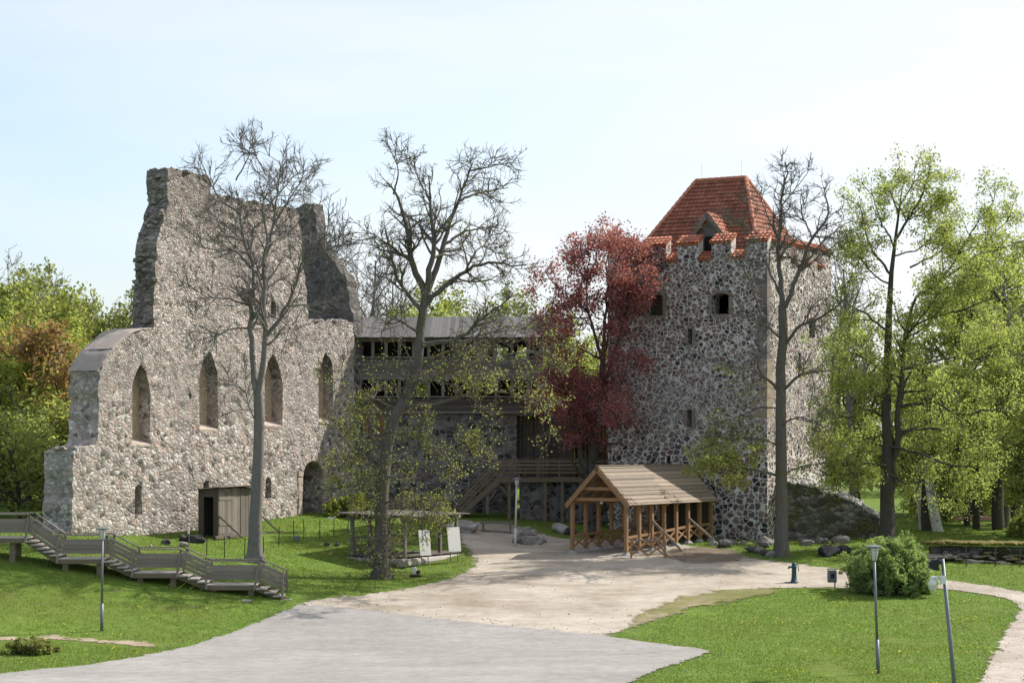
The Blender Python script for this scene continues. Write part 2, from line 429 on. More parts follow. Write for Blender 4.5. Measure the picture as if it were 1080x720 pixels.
ST_RUIN = stone('ruin_rubble', 3.8, [(0, (.17,.15,.135)), (.1, (.50,.44,.395)), (.25, (.40,.355,.315)), (.38, (.53,.425,.365)), (.5, (.61,.56,.515)), (.62, (.45,.39,.345)), (.72, (.64,.595,.555)), (.84, (.28,.25,.23)), (.91, (.49,.38,.32))], (.53,.48,.435), .032, 1.0, .10, 1.25, stain=(.31,.285,.26), second=(6.0, 6.0, 10.0), top=((.5,.48,.46), 14.5, 18.5))
ST_DARKRUIN = stone('ruin_painted_shade', 3.6, [(0, (.09,.085,.08)), (.2, (.15,.14,.13)), (.45, (.19,.175,.16)), (.6, (.12,.115,.11)), (.75, (.21,.19,.17)), (.9, (.16,.13,.11))], (.20,.19,.175), .04, .9, .1, 1.3)  # dark copy of the ruin stone, shade of gable and doorway painted in
ST_TOWER = stone('tower_fieldstone', 3.2, [(0, (.05,.043,.045)), (.09, (.15,.12,.112)), (.24, (.22,.172,.152)), (.38, (.16,.10,.092)), (.52, (.25,.21,.185)), (.64, (.075,.064,.066)), (.70, (.215,.137,.118)), (.84, (.30,.25,.215)), (.94, (.135,.108,.105))], (.74,.71,.67), .062, .8, .07, 1.15, warp=.15, mvar=.5, rnd_r=.70, second=(4.1, 4.5, 9.5))
ST_CORESHADE = stone('ruin_core_with_shade', 3.0, [(0, (.17,.15,.135)), (.2, (.30,.265,.24)), (.45, (.35,.31,.28)), (.6, (.23,.20,.185)), (.75, (.39,.345,.31)), (.9, (.30,.24,.205))], (.27,.25,.23), .045, 1.0, .12, 1.6)  # rubble core tone, darkened further by shade put into the colour
ST_GALL = stone('gallery_fieldstone', 2.5, [(0, (.05,.05,.053)), (.2, (.12,.11,.105)), (.4, (.18,.16,.145)), (.55, (.16,.11,.10)), (.7, (.10,.095,.095)), (.85, (.21,.19,.175))], (.24,.228,.21), .05, .8, .1, 1.2, rnd_r=.58)
ST_MOSS = stone('mossy_rubble', 2.9, [(0, (.10,.095,.085)), (.3, (.20,.185,.165)), (.6, (.28,.26,.235)), (.8, (.15,.14,.13))], (.2,.19,.17), .04, 1.0, .12, 1.6, moss=(.10,.10,.03))
ST_SLAB = stone('mossy_slab_stone', 1.6, [(0, (.28,.245,.19)), (.3, (.38,.34,.28)), (.6, (.22,.19,.145)), (.8, (.33,.29,.22))], (.2,.18,.12), .01, .5, .05, 1, moss=(.17,.15,.04))
ST_SCREE = stone('scree_painted_sunlit', 3.6, [(0, (.48,.45,.42)), (.3, (.66,.63,.6)), (.6, (.58,.55,.51)), (.8, (.74,.71,.68))], (.46,.43,.4), .05, 1.0, .12, 1.6)  # raised paleness stands in for sunlight that does not reach the bank
ST_ROCK = stone('boulder_granite', 1.1, [(0, (.22,.20,.185)), (.3, (.32,.30,.275)), (.6, (.26,.235,.215)), (.8, (.40,.375,.35))], (.27,.255,.24), .01, .5, .06, 1)
ST_ROCKD = stone('dark_boulder', 1.1, [(0, (.05,.05,.05)), (.5, (.085,.08,.08)), (.8, (.12,.11,.105))], (.08,.08,.078), .01, .5, .06, 1)
M_BRICK = stone('old_brick_infill', 5.5, [(0, (.44,.335,.24)), (.3, (.52,.40,.295)), (.6, (.47,.355,.26)), (.8, (.56,.44,.33))], (.54,.44,.34), .04, .5, .04, 2.4)
M_SAND = stone('sandstone_quoin', 2.6, [(0, (.34,.27,.20)), (.4, (.30,.24,.18)), (.7, (.38,.31,.235))], (.36,.32,.27), .03, .4, .03, 2.2)
M_QUOIN = stone('grey_quoin', 1.6, [(0, (.17,.15,.14)), (.3, (.25,.225,.205)), (.55, (.13,.115,.11)), (.8, (.21,.175,.155))], (.22,.2,.185), .005, .35, .03, 1)
M_PLASTER = plain('pale_plaster', (.58,.56,.53), .95, 0, .3, .3)
M_COPING = plain('weathered_coping', (.34,.29,.255), .95, 0, .3, .25)
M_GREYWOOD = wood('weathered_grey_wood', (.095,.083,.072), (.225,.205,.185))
M_RAILWOOD = wood('sun_bleached_rail_wood', (.125,.106,.087), (.275,.243,.21))
M_SHED = wood('brown_weathered_plank', (.125,.105,.085), (.29,.255,.215))
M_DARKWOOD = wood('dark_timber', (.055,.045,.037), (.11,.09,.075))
M_STAIRWOOD = wood('stair_grey_brown_wood', (.24,.215,.19), (.46,.43,.395))
M_LANDWOOD = wood('brown_stair_timber', (.105,.083,.056), (.21,.17,.12))
M_NEWWOOD = wood('fresh_sawn_timber', (.21,.118,.058), (.35,.21,.112))
M_ROOFWOOD = wood('pale_board_roof', (.18,.14,.105), (.30,.245,.19))
M_ORANGE = wood('orange_stained_timber', (.20,.085,.03), (.33,.15,.06))
M_MAROON = wood('dark_red_plank', (.06,.028,.022), (.11,.05,.04))
M_ROOFGREY = wood('grey_shingle_roof', (.07,.067,.066), (.135,.13,.128))
M_TILE = tiles('clay_roof_tile', [(.17,.060,.035), (.31,.108,.058), (.24,.082,.047), (.37,.145,.085)], .24, .28)
M_TILEL = tiles('pale_clay_cap_tile', [(.37,.115,.062), (.48,.17,.095), (.42,.14,.08), (.52,.215,.13)], .24, .24)
M_RIDGE = plain('ridge_tile', (.45,.18,.11), .8)
M_STEEL = plain('galvanised_steel', (.17,.185,.205), .5, .35, .15, .05)
M_BLACK = plain('black_plastic', (.015,.015,.017), .45)
M_WHITE = plain('white_painted_metal', (.72,.72,.71), .5, 0, .1)
M_GLASS = plain('frosted_lamp_glass', (.55,.55,.53), .25, 0, .1)
M_TEAL = plain('dark_teal_cast_iron', (.012,.055,.07), .45, 0, .2)
M_BINGREY = plain('grey_bin_metal', (.16,.18,.20), .55, .2, .15)
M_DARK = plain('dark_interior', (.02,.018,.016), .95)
M_PINK = plain('pink_terrace_paving', (.52,.30,.26), .9, 0, .2)
M_SIGN = plain('pale_info_board', (.62,.61,.58), .6, 0, .12)
M_CONC = plain('concrete_footing', (.35,.34,.33), .9)
M_BARK1 = bark('grey_bark', (.085,.078,.07), (.26,.243,.222))
M_BARK2 = bark('oak_bark_mossy', (.055,.05,.044), (.19,.177,.158), (.105,.095,.032))
M_BARK3 = bark('dark_bark', (.04,.036,.032), (.125,.115,.10), (.075,.07,.03))
M_BIRCH = (lambda k: k.fin(k.ramp(k.noise(k.obj((2, 2, 9)), 2.0, 3, .5), [(.36, (.06,.055,.05)), (.44, (.66,.65,.62))]), .8))(NT('birch_bark'))
L_YG = leafm('spring_leaf_yellow_green', [(.225,.26,.09), (.335,.375,.135), (.445,.475,.20)], .62)
L_OLIVE = leafm('budding_leaf_olive', [(.20,.215,.07), (.30,.315,.105), (.39,.405,.16)], .55)
L_G = leafm('fresh_leaf_green', [(.21,.23,.07), (.31,.34,.11), (.41,.43,.17)], .66)
L_G2 = leafm('dull_leaf_green', [(.165,.185,.065), (.24,.26,.09), (.33,.34,.13)], .55)
L_BUSH = leafm('bush_leaf', [(.17,.23,.085), (.27,.35,.14), (.40,.46,.23)], .52)
L_RED = leafm('maroon_leaf', [(.14,.042,.056), (.26,.085,.102), (.39,.145,.165), (.50,.24,.245)], .52)
L_ORANGE = leafm('orange_spring_leaf', [(.33,.17,.10), (.36,.235,.12), (.34,.31,.12)], .55)
L_GRASS = leafm('grass_blade', [(.088,.142,.022), (.142,.212,.034), (.215,.275,.06)], .4)
M_DANDE = plain('dandelion_yellow', (.75,.55,.02), .7, 0, .05)

def ground_mat():
    k = NT('lawn_grass'); p = k.pos()
    a = k.noise(p, .22, 5, .6); b = k.noise(p, 1.7, 5, .65); c = k.noise(p, 14, 4, .7)
    col = k.ramp(b, [(.25, (.078,.128,.02)), (.5, (.115,.182,.03)), (.75, (.175,.235,.05))])
    col = k.mix(k.ramp(a, [(.45, (0, 0, 0)), (.7, g3(.7))]), col, (.125,.15,.03))
    col = k.mix(.8, col, k.ramp(c, [(.25, g3(.5)), (.75, g3(1.4))]), 'MULTIPLY')
    d = k.noise(p, .55, 6, .7)
    col = k.mix(k.ramp(d, [(.60, (0, 0, 0)), (.74, g3(.8))]), col, (.17,.145,.075))
    return k.fin(col, .95, c, .6, .06, .1)
def frayed(name, build, w=.35):
    k = NT(name); p = k.pos(); col, h = build(k, p)
    e = k.n('Attribute', attribute_name='edge').outputs['Fac']
    nz = k.math('ADD', k.noise(p, 1.3, 4, .6), k.math('MULTIPLY', k.noise(p, 9, 3, .7), .6))
    al = k.math('GREATER_THAN', e, k.math('MULTIPLY', k.math('SUBTRACT', nz, .52), w * 3))
    k.fin(col, .95, h, .35, .03, .1)
    bs = k.out.inputs[0].links[0].from_socket
    x = k.n('MixShader', {'Fac': al, 1: k.n('BsdfTransparent').outputs[0], 2: bs})
    k.t.links.new(x.outputs[0], k.out.inputs[0]); return k.m
def _gravel(c0, c1, c2, tracks=False):
    def f(k, p):
        a = k.noise(p, .28, 5, .6); b = k.noise(p, 2.2, 5, .7); c = k.noise(p, 22, 3, .7)
        s = k.noise(k.pos((.35, .55, 1), (0, 0, R_(25))), 1.0, 5, .65)
        col = k.ramp(k.math('MULTIPLY', k.math('ADD', a, s), .5), [(.36, c0), (.5, c1), (.62, c2)])
        col = k.mix(.7, col, k.ramp(b, [(.3, g3(.75)), (.7, g3(1.18))]), 'MULTIPLY')
        col = k.mix(.6, col, k.ramp(c, [(.3, g3(.72)), (.7, g3(1.2))]), 'MULTIPLY')
        if tracks:      # long faint wear streaks along the drive
            t = k.noise(k.pos((.10, .8, 1), (0, 0, R_(-32))), 1.0, 3, .5)
            col = k.mix(.5, col, k.ramp(t, [(.36, g3(.92)), (.5, g3(1.0)), (.64, g3(1.05))]), 'MULTIPLY')
        return col, c
    return f
M_GROUND = ground_mat()
M_GRAVEL = frayed('gravel_yard', _gravel((.275,.23,.18), (.385,.335,.275), (.47,.42,.355)), .5)
M_ASPHALT = frayed('worn_pale_asphalt', _gravel((.265,.25,.234), (.30,.284,.266), (.335,.318,.298), True), .22)
M_PATH = frayed('fine_gravel_path', _gravel((.32,.275,.23), (.40,.35,.30), (.47,.415,.36)), .25)
M_DIRT = frayed('bare_dirt', _gravel((.20,.15,.10), (.30,.24,.17), (.38,.31,.23)), .6)

M_WORN = frayed('worn_turf', _gravel((.13,.14,.045), (.19,.18,.075), (.30,.25,.16)), .75)
M_MOUND = frayed('dark_packed_earth', _gravel((.15,.115,.085), (.21,.165,.125), (.27,.22,.17)), .8)
# ------------------------------------------------------------------ ground, road, paths
def build_ground():
    xs = np.r_[-1800, -900, -450, -220, -120, -80, -60, np.arange(-48, 48.1, .5), 60, 80, 120, 220, 450, 900, 1800]
    ys = np.r_[-200, -60, 0, 20, 34, np.arange(40, 140.1, .5), 155, 180, 230, 320, 500, 900, 1800, 3500]
    X, Y = np.meshgrid(xs, ys); Z = g(X, Y)
    idx = np.arange(X.size).reshape(X.shape)
    q = np.stack([idx[:-1, :-1], idx[:-1, 1:], idx[1:, 1:], idx[1:, :-1]], -1).reshape(-1, 4)
    o = np_mesh('ground', np.c_[X.ravel(), Y.ravel(), Z.ravel()], q, M_GROUND, smooth=True)
    tag(o, 'green lawn and rising ground around the castle ruin', None, None, 'structure')
build_ground()
def gp(pts, n=5): return [tuple(G(*p)[:2]) for p in smooth_line(pts, n)] if n else [tuple(G(*p)[:2]) for p in pts]
GRAVEL_P = gp([(300,648),(318,634),(345,628),(390,624),(430,618),(470,608),(492,596),(486,582),(476,566),(484,550)]) + gp([(520,548),(560,556),(590,566),(640,568)]) + gp([(700,566),(745,577),(775,579),(800,588),(835,592),(870,597),(905,601),(950,606),(985,609)]) + gp([(985,622),(950,628),(900,622),(860,621),(812,622),(770,633),(715,650),(672,664),(650,671)]) + gp([(650,690),(500,700),(380,690),(300,670)], 0)
ROAD_P = gp([(-60,722),(0,710),(90,701),(180,685),(240,667),(290,647),(312,634)]) + gp([(322,636),(372,641),(430,648),(510,657),(600,666),(650,672),(700,679),(757,686)]) + gp([(757,687),(735,695),(700,707),(660,724),(600,745)]) + [(0, 48), (-16, 48), (-30, 58)]
PATH_P = gp([(978,609),(1005,612),(1035,616),(1065,621),(1095,628),(1110,640)]) + gp([(1105,660),(1095,690),(1090,720),(1085,770)]) + gp([(1020,765),(1028,720),(1040,692),(1054,668),(1066,648),(1068,637),(1052,630),(1025,626),(995,622),(975,620)])
DIRT_P = gp([(-30,668),(20,669),(60,668),(100,672),(140,674),(170,676),(186,679)]) + gp([(175,683),(130,683),(80,678),(30,677),(-30,677)])
sheet('gravel_yard', GRAVEL_P, .018, M_GRAVEL, label='beige gravel courtyard in front of the tower')
sheet('road', ROAD_P, .036, M_ASPHALT, label='pale worn asphalt road sweeping in from the foreground')
sheet('path', PATH_P, .024, M_PATH, label='pale gravel path curving round the right lawn')
WORN_P = gp([(640,668),(660,648),(690,634),(730,625),(780,619),(830,618)]) + gp([(838,626),(790,634),(740,644),(700,657),(668,671)])
sheet('worn_turf', WORN_P, .03, M_WORN, label='worn olive turf strip between gravel and lawn')
MOUND_P = gp([(688,588),(700,578),(740,576),(780,579),(800,586)]) + gp([(795,592),(760,595),(720,596)])
sheet('earth_patch', MOUND_P, .028, M_MOUND, label='dark packed earth right of the timber shelter')
sheet('footpath', DIRT_P, .02, M_DIRT, .5, label='trodden dirt footpath at the left')

# ------------------------------------------------------------------ tile-covered faces with UVs in metres
def tile_mesh(name, polys, mat, parent, thick=.08, course=.28, lip=.045):
    me = bpy.data.meshes.new(name); v = []; f = []; uvs = []
    off = np.array(parent.matrix_basis.translation) if parent.parent is None else np.array(parent.parent.matrix_basis.translation)
    for P in polys:
        P = np.array(P, float); ua = P[1] - P[0]; ua /= np.linalg.norm(ua)
        nn = np.cross(P[1] - P[0], P[2] - P[0]); nn /= np.linalg.norm(nn)
        va = np.cross(nn, ua); P_0 = P[0].copy()
        Pl, Pr = (P[3], P[2]) if len(P) == 4 else (P[2], P[2])
        H = (Pl - P[0]) @ va; nc = max(1, int(round(H / course)))
        lift = lip if nc > 1 else 0.0
        for c_ in range(nc):                          # courses overlap: the lower edge of each stands proud of the one below
            t0, t1 = c_ / nc, min(1.0, (c_ + 1.06) / nc)
            def edge(t): a = P[0] + (Pl - P[0]) * t; b_ = P[1] + (Pr - P[1]) * t; return (a - P_0) @ ua, (b_ - P_0) @ ua, (a - P_0) @ va
            l0, r0_, v0 = edge(t0); l1, r1_, v1 = edge(t1)
            st = .24 / 4; us = np.arange(math.floor(l0 / st), math.ceil(r0_ / st) + 1) * st
            ub = np.clip(us, l0, r0_); ut = np.clip(us, l1, r1_)
            amp = .038 * np.abs(np.sin(us / .24 * math.pi))          # pantile rolls
            vb = P_0 + ub[:, None] * ua + v0 * va + (lift + amp)[:, None] * nn; vt = P_0 + ut[:, None] * ua + v1 * va + (amp * .9)[:, None] * nn
            vl = vb - nn * .06; n = len(us); b = len(v)
            v += list(vb - off) + list(vt - off) + list(vl - off)
            uvs += [(x + 40, c_ * course + 40.01) for x in ub] + [(x + 40, c_ * course + course * .99 + 40) for x in ut] + [(x + 40, c_ * course + 40.01) for x in ub]
            for q_ in range(n - 1):
                f.append((b + q_, b + q_ + 1, b + n + q_ + 1, b + n + q_)); f.append((b + 2*n + q_, b + 2*n + q_ + 1, b + q_ + 1, b + q_))
        b = len(v); n = len(P)                                      # solid deck under the tiles
        v += list(P - nn * .03 - off) + list(P - nn * (thick + .03) - off); uvs += [(40, 40)] * (2 * n)
        f.append(tuple(b + i_ for i_ in range(n))); f.append(tuple(b + n + i_ for i_ in range(n - 1, -1, -1)))
        for i_ in range(n): j_ = (i_ + 1) % n; f.append((b + j_, b + i_, b + n + i_, b + n + j_))
    me.from_pydata([tuple(a) for a in v], [], f)
    uv = me.uv_layers.new(name='UVMap')
    for l in me.loops: uv.data[l.index].uv = uvs[l.vertex_index]
    me.materials.append(mat); me.update()
    o = bpy.data.objects.new(name, me); COL.objects.link(o); o.parent = parent
    return o

# ------------------------------------------------------------------ ruined chapel wall
P0 = np.array([-17.42, 98.0])
RW = Face(P0, V, U)
def ruin():
    root = thing('ruined_chapel_wall', 'tall roofless fieldstone wall with pointed windows and a broken stepped top', 'ruin', (P0[0], P0[1], 0))
    out_px = [(75,585),(75.5,560),(77,510),(78,476),(84,474),(92,471),(101,469),(103,462),(104,430),(104,392),(108,383),(113,375),(122,365),(132,356),(140,349.5),(150,347.5),(161,347),
              (162,322),(164,285),(166,252),(170,240),(173,226),(178,214),(176.5,205),(177,178),(190,180.5),(205,183.5),(221.5,187.5),(222,205),(238,208.5),(255,211.5),(272,215),(290,217.5),(305,219.5),(314,222),
              (315,235),(318.5,246),(319,273),(322,300),(324,320),(324.5,340),(348,340),(373,340),(374,420),(376,500),(378,565)]
    out = [RW.at(*p) for p in out_px][::-1]
    a2 = RW.at
    holes = []
    for x0, x1, yt, yb in ((139,158.5,384,469),(210,230,370,453),(279,297.5,373,449),(336.5,352,371.5,445)):
        s0, z0 = a2(x0, yb); s1, _ = a2(x1, yb); zt = a2((x0+x1)/2, yt)[1]
        holes.append(gothic(s0, s1, z0, zt))
    for x0, x1, yt, yb, r in ((142.5,149.5,511,542,.25),(279.5,286,503,525,.2),(285.5,290.5,317,335,.1),(214.5,221,507,519,.1),(247,249.5,258,262,.06),(200,202.5,415,420,.06)):
        s0, z0 = a2(x0, yb); s1, _ = a2(x1, yb); zt = a2((x0+x1)/2, yt)[1]
        holes.append(round_arch(s0, s1, z0, zt, r, 5))
    s0, z0 = a2(318.5, 542); s1, _ = a2(341, 541); zt = a2(330, 485)[1]
    door = round_arch(s0, s1, z0 - .05, zt, (s1 - s0) * .46, 9); holes.append(door)
    m = M(); slab(m, out, holes, P0, V, U, 1.75, .42, .05, .3, .09)
    vv = m.v[0]; off = (vv[:, :2] - P0) @ U; bk = (off < -1) & (vv[:, 2] > 10.8); vv[bk, :2] += U * .5          # the upper wall is thinner
    w = m.build('wall', ST_RUIN, root)
    w.data.materials.append(ST_CORESHADE)               # broken ends: darker rubble core, with their shade put into the colour too
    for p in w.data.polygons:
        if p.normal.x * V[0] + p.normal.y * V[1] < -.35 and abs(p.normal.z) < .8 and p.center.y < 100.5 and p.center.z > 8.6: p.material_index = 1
    # stones breaking out of the torn left end
    m = M()
    ex = [(161,340),(162,322),(164,285),(166,252),(170,240),(173,226),(178,214),(176.5,205),(177,182)]
    for _ in range(150):
        y = rng.uniform(182, 342); x = float(np.interp(-y, [-e[1] for e in ex], [e[0] for e in ex])); s, z = RW.at(x, y)
        rock_into(m, RW.pt(s + rng.uniform(-.03, .12), z, -rng.uniform(.1, 1.2)), rng.uniform(.12, .28), (1, 1, .6))
    m.build('torn_end', ST_CORESHADE, root)
    # blind infill set back in the windows, the slits and the doorway
    m = M()
    for h in holes[:4]:
        h2 = [(s + (.1 if s < sum(q[0] for q in h)/len(h) else -.1) * -1, z) for s, z in h]
        slab(m, h2, [], P0 - U * .68, V, U, .3, .6, .02, 0)
    m.build('window_infill', M_BRICK, root)
    m = M()
    for h in holes[4:-1]: slab(m, [(s, z) for s, z in h], [], P0 - U * .7, V, U, .2, .6, 0, 0)
    m.build('slit_infill', M_BRICK, root)
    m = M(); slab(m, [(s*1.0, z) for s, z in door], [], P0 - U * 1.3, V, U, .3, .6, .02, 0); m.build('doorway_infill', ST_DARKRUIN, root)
    # brick rims standing a little proud of the rubble
    m = M()
    for h, wd_, zc in [(door, .3, 0)]:
        c = np.array(h).mean(0); n = len(h)
        for i in range(n):
            p = np.array(h[i]); q = np.array(h[(i + 1) % n])
            if i == 0: continue
            L = np.linalg.norm(q - p)
            k = max(1, int(L / .34))
            for j in range(k):
                a = p + (q - p) * j / k; b = p + (q - p) * (j + .93) / k
                mid = (a + b) / 2; nd = np.array([(q - p)[1], -(q - p)[0]]) / L
                mid = mid + nd * wd_ / 2
                t = (q - p) / L
                ax = np.array([[*(V * t[0]), t[1]], [*(V * nd[0]), nd[1]], [*U, 0]])
                m.box(RW.pt(mid[0], mid[1], -.03), (np.linalg.norm(b - a), wd_ * rng.uniform(.8, 1.4), .12), ax, .06)
    m.build('arch_rim', M_RIM, root)
    m = M()
    for h in holes[:4]:
        s0, s1, z0 = h[0][0], h[1][0], h[0][1]
        m.add([RW.pt(s0 + .01, z0 + .02, .03), RW.pt(s1 - .01, z0 + .02, .03), RW.pt(s1 - .01, z0 + .30, -.66), RW.pt(s0 + .01, z0 + .30, -.66), RW.pt(s0 + .01, z0 - .08, .03), RW.pt(s1 - .01, z0 - .08, .03), RW.pt(s1 - .01, z0 - .08, -.66), RW.pt(s0 + .01, z0 - .08, -.66)], [(0,1,2,3),(4,7,6,5),(0,4,5,1),(1,5,6,2),(2,6,7,3),(3,7,4,0)])
    m.build('window_sill', M_RIM, root)
    # curved coping over the low shoulder, laid on the wall head
    prof = [RW.at(*p) for p in smooth_line([(103.5,392),(108,383),(113,375),(122,365),(132,356),(140,349.5),(150,347.3),(160,346.6)], 4)]
    m = M(); v = []; offs = [.05, .03, -.2, -.5, -.8, -1.1, -1.4, -1.75, -1.82]; K = len(offs)
    for s, z in prof:
        for j, o_ in enumerate(offs):
            e_ = j in (0, K - 1)
            v.append(RW.pt(s + rng.uniform(-.03, .03), z + (-.02 if e_ else .05) + rng.uniform(-.018, .022), o_ + rng.uniform(-.05, .03)))
    f = [(i*K+j, i*K+j+1, (i+1)*K+j+1, (i+1)*K+j) for i in range(len(prof) - 1) for j in range(K - 1)]
    m.add(v, f); m.build('coping', M_COPING, root, True)
    # end gable that runs back from the far end; its shade is put into the darker stone colour
    sE = RW.s_of(374.5)
    O = P0 + V * (sE - .02); Gf = [(.05, 0), (.05, 12.0), (.25, 12.6), (.5, 14.2), (1.2, 15.0), (2.0, 16.0), (2.55, 16.6), (2.62, 18.0), (2.7, 18.55), (3.4, 18.6), (4.2, 18.3), (4.6, 16.6), (5.4, 15.8), (6.5, 14.5), (8, 12.5), (9, 9), (9.5, 0)]
    # built in the frame (distance back from the wall face, height)
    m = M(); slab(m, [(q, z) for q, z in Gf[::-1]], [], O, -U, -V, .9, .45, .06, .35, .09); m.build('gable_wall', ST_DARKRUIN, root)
    # loose stones on the ledges and along the wall head
    m = M()
    for x0, x1, y in ((80, 101, 474), (178, 220, 183), (224, 312, 213), (326, 370, 339.5)):
        for x in np.arange(x0, x1, 2.2):
            y_ = y if y not in (183, 213) else (178.5 + (x - 177) * .205 if y == 183 else 205.5 + (x - 222) * .178)
            s, z = RW.at(x, y_)
            for _ in range(3):
                r = rng.uniform(.09, .24)
                rock_into(m, RW.pt(s + rng.uniform(-.1, .1), z + r * .2, -rng.uniform(.05, 1.6)), r)
    m.build('loose_stones', ST_RUIN, root)
    return root
_ICO = None
def rock_into(m, c, r, sq=(1, 1, .7), seed=None, sub=1):
    global _ICO
    if _ICO is None:
        _ICO = {}
        import bmesh
        for s_ in (1, 2, 3):
            bm = bmesh.new(); bmesh.ops.create_icosphere(bm, subdivisions=s_, radius=1)
            _ICO[s_] = (np.array([v.co[:] for v in bm.verts]), [tuple(v.index for v in f.verts) for f in bm.faces]); bm.free()
    v, f = _ICO[sub]
    sd = rng.uniform(0, 100, 3)
    k = np.array([mnoise.noise(Vector(p * .9 + sd)) * .45 + mnoise.noise(Vector(p * 2.3 + sd)) * .2 for p in v]) + 1
    # flat facets
    w = v * k[:, None]
    for _ in range(4):
        n = rng.normal(size=3); n /= np.linalg.norm(n); d = w @ n; lim = rng.uniform(.6, .85)
        w = w - np.maximum(d - lim, 0)[:, None] * n
    a = rng.uniform(0, 6.28); Rz = np.array([[math.cos(a), -math.sin(a), 0], [math.sin(a), math.cos(a), 0], [0, 0, 1]])
    w = (w * np.array(sq) * np.array([rng.uniform(.85, 1.25), rng.uniform(.8, 1.1), 1])) @ Rz.T
    m.add(np.asarray(c) + w * r, f)
M_RIM = stone('dressed_rim_stone', 4.5, [(0, (.40,.335,.285)), (.4, (.50,.42,.36)), (.7, (.45,.37,.31))], (.5,.45,.4), .02, .4, .03, 1.5)
ruin()

# ------------------------------------------------------------------ gallery range between ruin and tower
def gallery():
    Y = 114.0; xl = -8.55; xr = 1.7
    root = thing('timber_gallery_range', 'long two-storey grey timber gallery standing on a fieldstone wall', 'building', ((xl + xr) / 2, Y, 1.4))
    Zp = lambda y, Y_=Y: CAMZ - (y - HZ) * Y_ / F
    Xp = lambda x, Y_=Y: (x - 540) * Y_ / F
    zt = Zp(437)
    m = M(); slab(m, [(xl + .1, .6), (Xp(545), .6), (Xp(545), zt - .1), (Xp(500), zt), (Xp(440), zt + .05), (Xp(408), zt - .1), (Xp(408), zt - 1.0), (xl + .1, zt - 1.0)], [], (0, Y), (1, 0), (0, -1), 1.0, .45, .05, .35, .04); m.build('stone_wall', ST_GALL, root)
    m = M(); m.box(((xl+xr)/2, Y + .45, zt + .12), (xr - xl, 1.3, .12)); m.build('wall_plate', M_GREYWOOD, root)
    # floors and inner walls
    zf1 = Zp(434); zf2 = Zp(396); ze = Zp(357)
    for z in (zf1, zf2):
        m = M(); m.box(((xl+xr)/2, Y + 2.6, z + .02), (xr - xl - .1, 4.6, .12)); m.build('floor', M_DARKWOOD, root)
    # rear wall with openings that let the green through
    for zz, h in ((zf1, zf2 - zf1), (zf2, ze - zf2 + .6)):
        holes = []
        for x in np.arange(xl + .8, xr - .6, 1.15):
            if x > xl + 2.2 and rng.random() < (.55 if zz == zf2 else .25): holes.append([(x, zz + .95), (x + .62, zz + .95), (x + .62, zz + 1.75), (x, zz + 1.75)])
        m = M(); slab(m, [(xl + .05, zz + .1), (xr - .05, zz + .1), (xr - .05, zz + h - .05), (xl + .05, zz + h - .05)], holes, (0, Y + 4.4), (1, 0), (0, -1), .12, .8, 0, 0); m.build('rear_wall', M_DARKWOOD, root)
    # parapets of horizontal boards
    for zb, n in ((zf2 - .02, 5), (zf1 - .02, 4)):
        m = M()
        for i in range(n):
            x = xl + .05
            while x < xr - .1:
                L = min(rng.uniform(2.2, 3.6), xr - .05 - x)
                m.box((x + L/2, Y + .12 + rng.uniform(-.006, .006), zb + .1 + i * .185), (L - .015, .045, .175)); x += L
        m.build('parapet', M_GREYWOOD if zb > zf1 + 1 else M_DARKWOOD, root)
        m = M(); m.box(((xl+xr)/2, Y + .12, zb + .1 + n * .185), (xr - xl, .14, .07)); m.build('hand_rail', M_GREYWOOD, root)
        m = M(); m.box(((xl+xr)/2, Y + .2, zb - .1), (xr - xl, .2, .2)); m.build('sill_beam', M_GREYWOOD, root)
    for x in (378, 393, 407, 421, 436, 452, 467, 482, 503, 523, 540, 557, 571):
        m = M(); m.box((Xp(x), Y + .24, (zf1 + ze) / 2 + .05), (.17, .17, ze - zf1 + .1)); m.build('post', M_GREYWOOD, root)
    m = M()
    for x in np.arange(Xp(545), 3.2, .21): m.box((x + .1, Y + .9 + rng.uniform(0, .02), 5.1), (.2, .05, 3.7))
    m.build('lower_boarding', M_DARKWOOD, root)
    for x in (376.5, 386.5, 402):
        m = M(); m.box((Xp(x), Y + .25, zt - .45), (.2, .2, 1.15)); m.build('lower_post', M_ORANGE, root)
    m = M(); m.box(((xl+xr)/2, Y + .24, ze - .06), (xr - xl, .2, .18)); m.build('eave_beam', M_GREYWOOD, root)
    # mono-pitch board roof
    m = M(); y0, y1 = Y - .35, Y + 5.0; z0, z1 = ze + .02, Zp(335, Y + 5) ; sl = np.array([0, y1 - y0, z1 - z0]); L = np.linalg.norm(sl); sl /= L; nn = np.array([0, -sl[2], sl[1]])
    for x in np.arange(xl - .15, xr + .2, .22):
        o = rng.uniform(-.05, .05)
        m.box(np.array([x + .11, (y0+y1)/2, (z0+z1)/2]) + sl * o + nn * rng.uniform(.02, .05), (.212, L, .035), [[1, 0, 0], sl, nn])
    m.build('roof', M_ROOFGREY, root)
    for x in (xl + .04, xr - .04):
        m = M(); m.box((x, Y + 2.6, (zf1 + ze) / 2), (.08, 4.2, ze - zf1)); m.build('end_wall', M_DARKWOOD, root)
gallery()

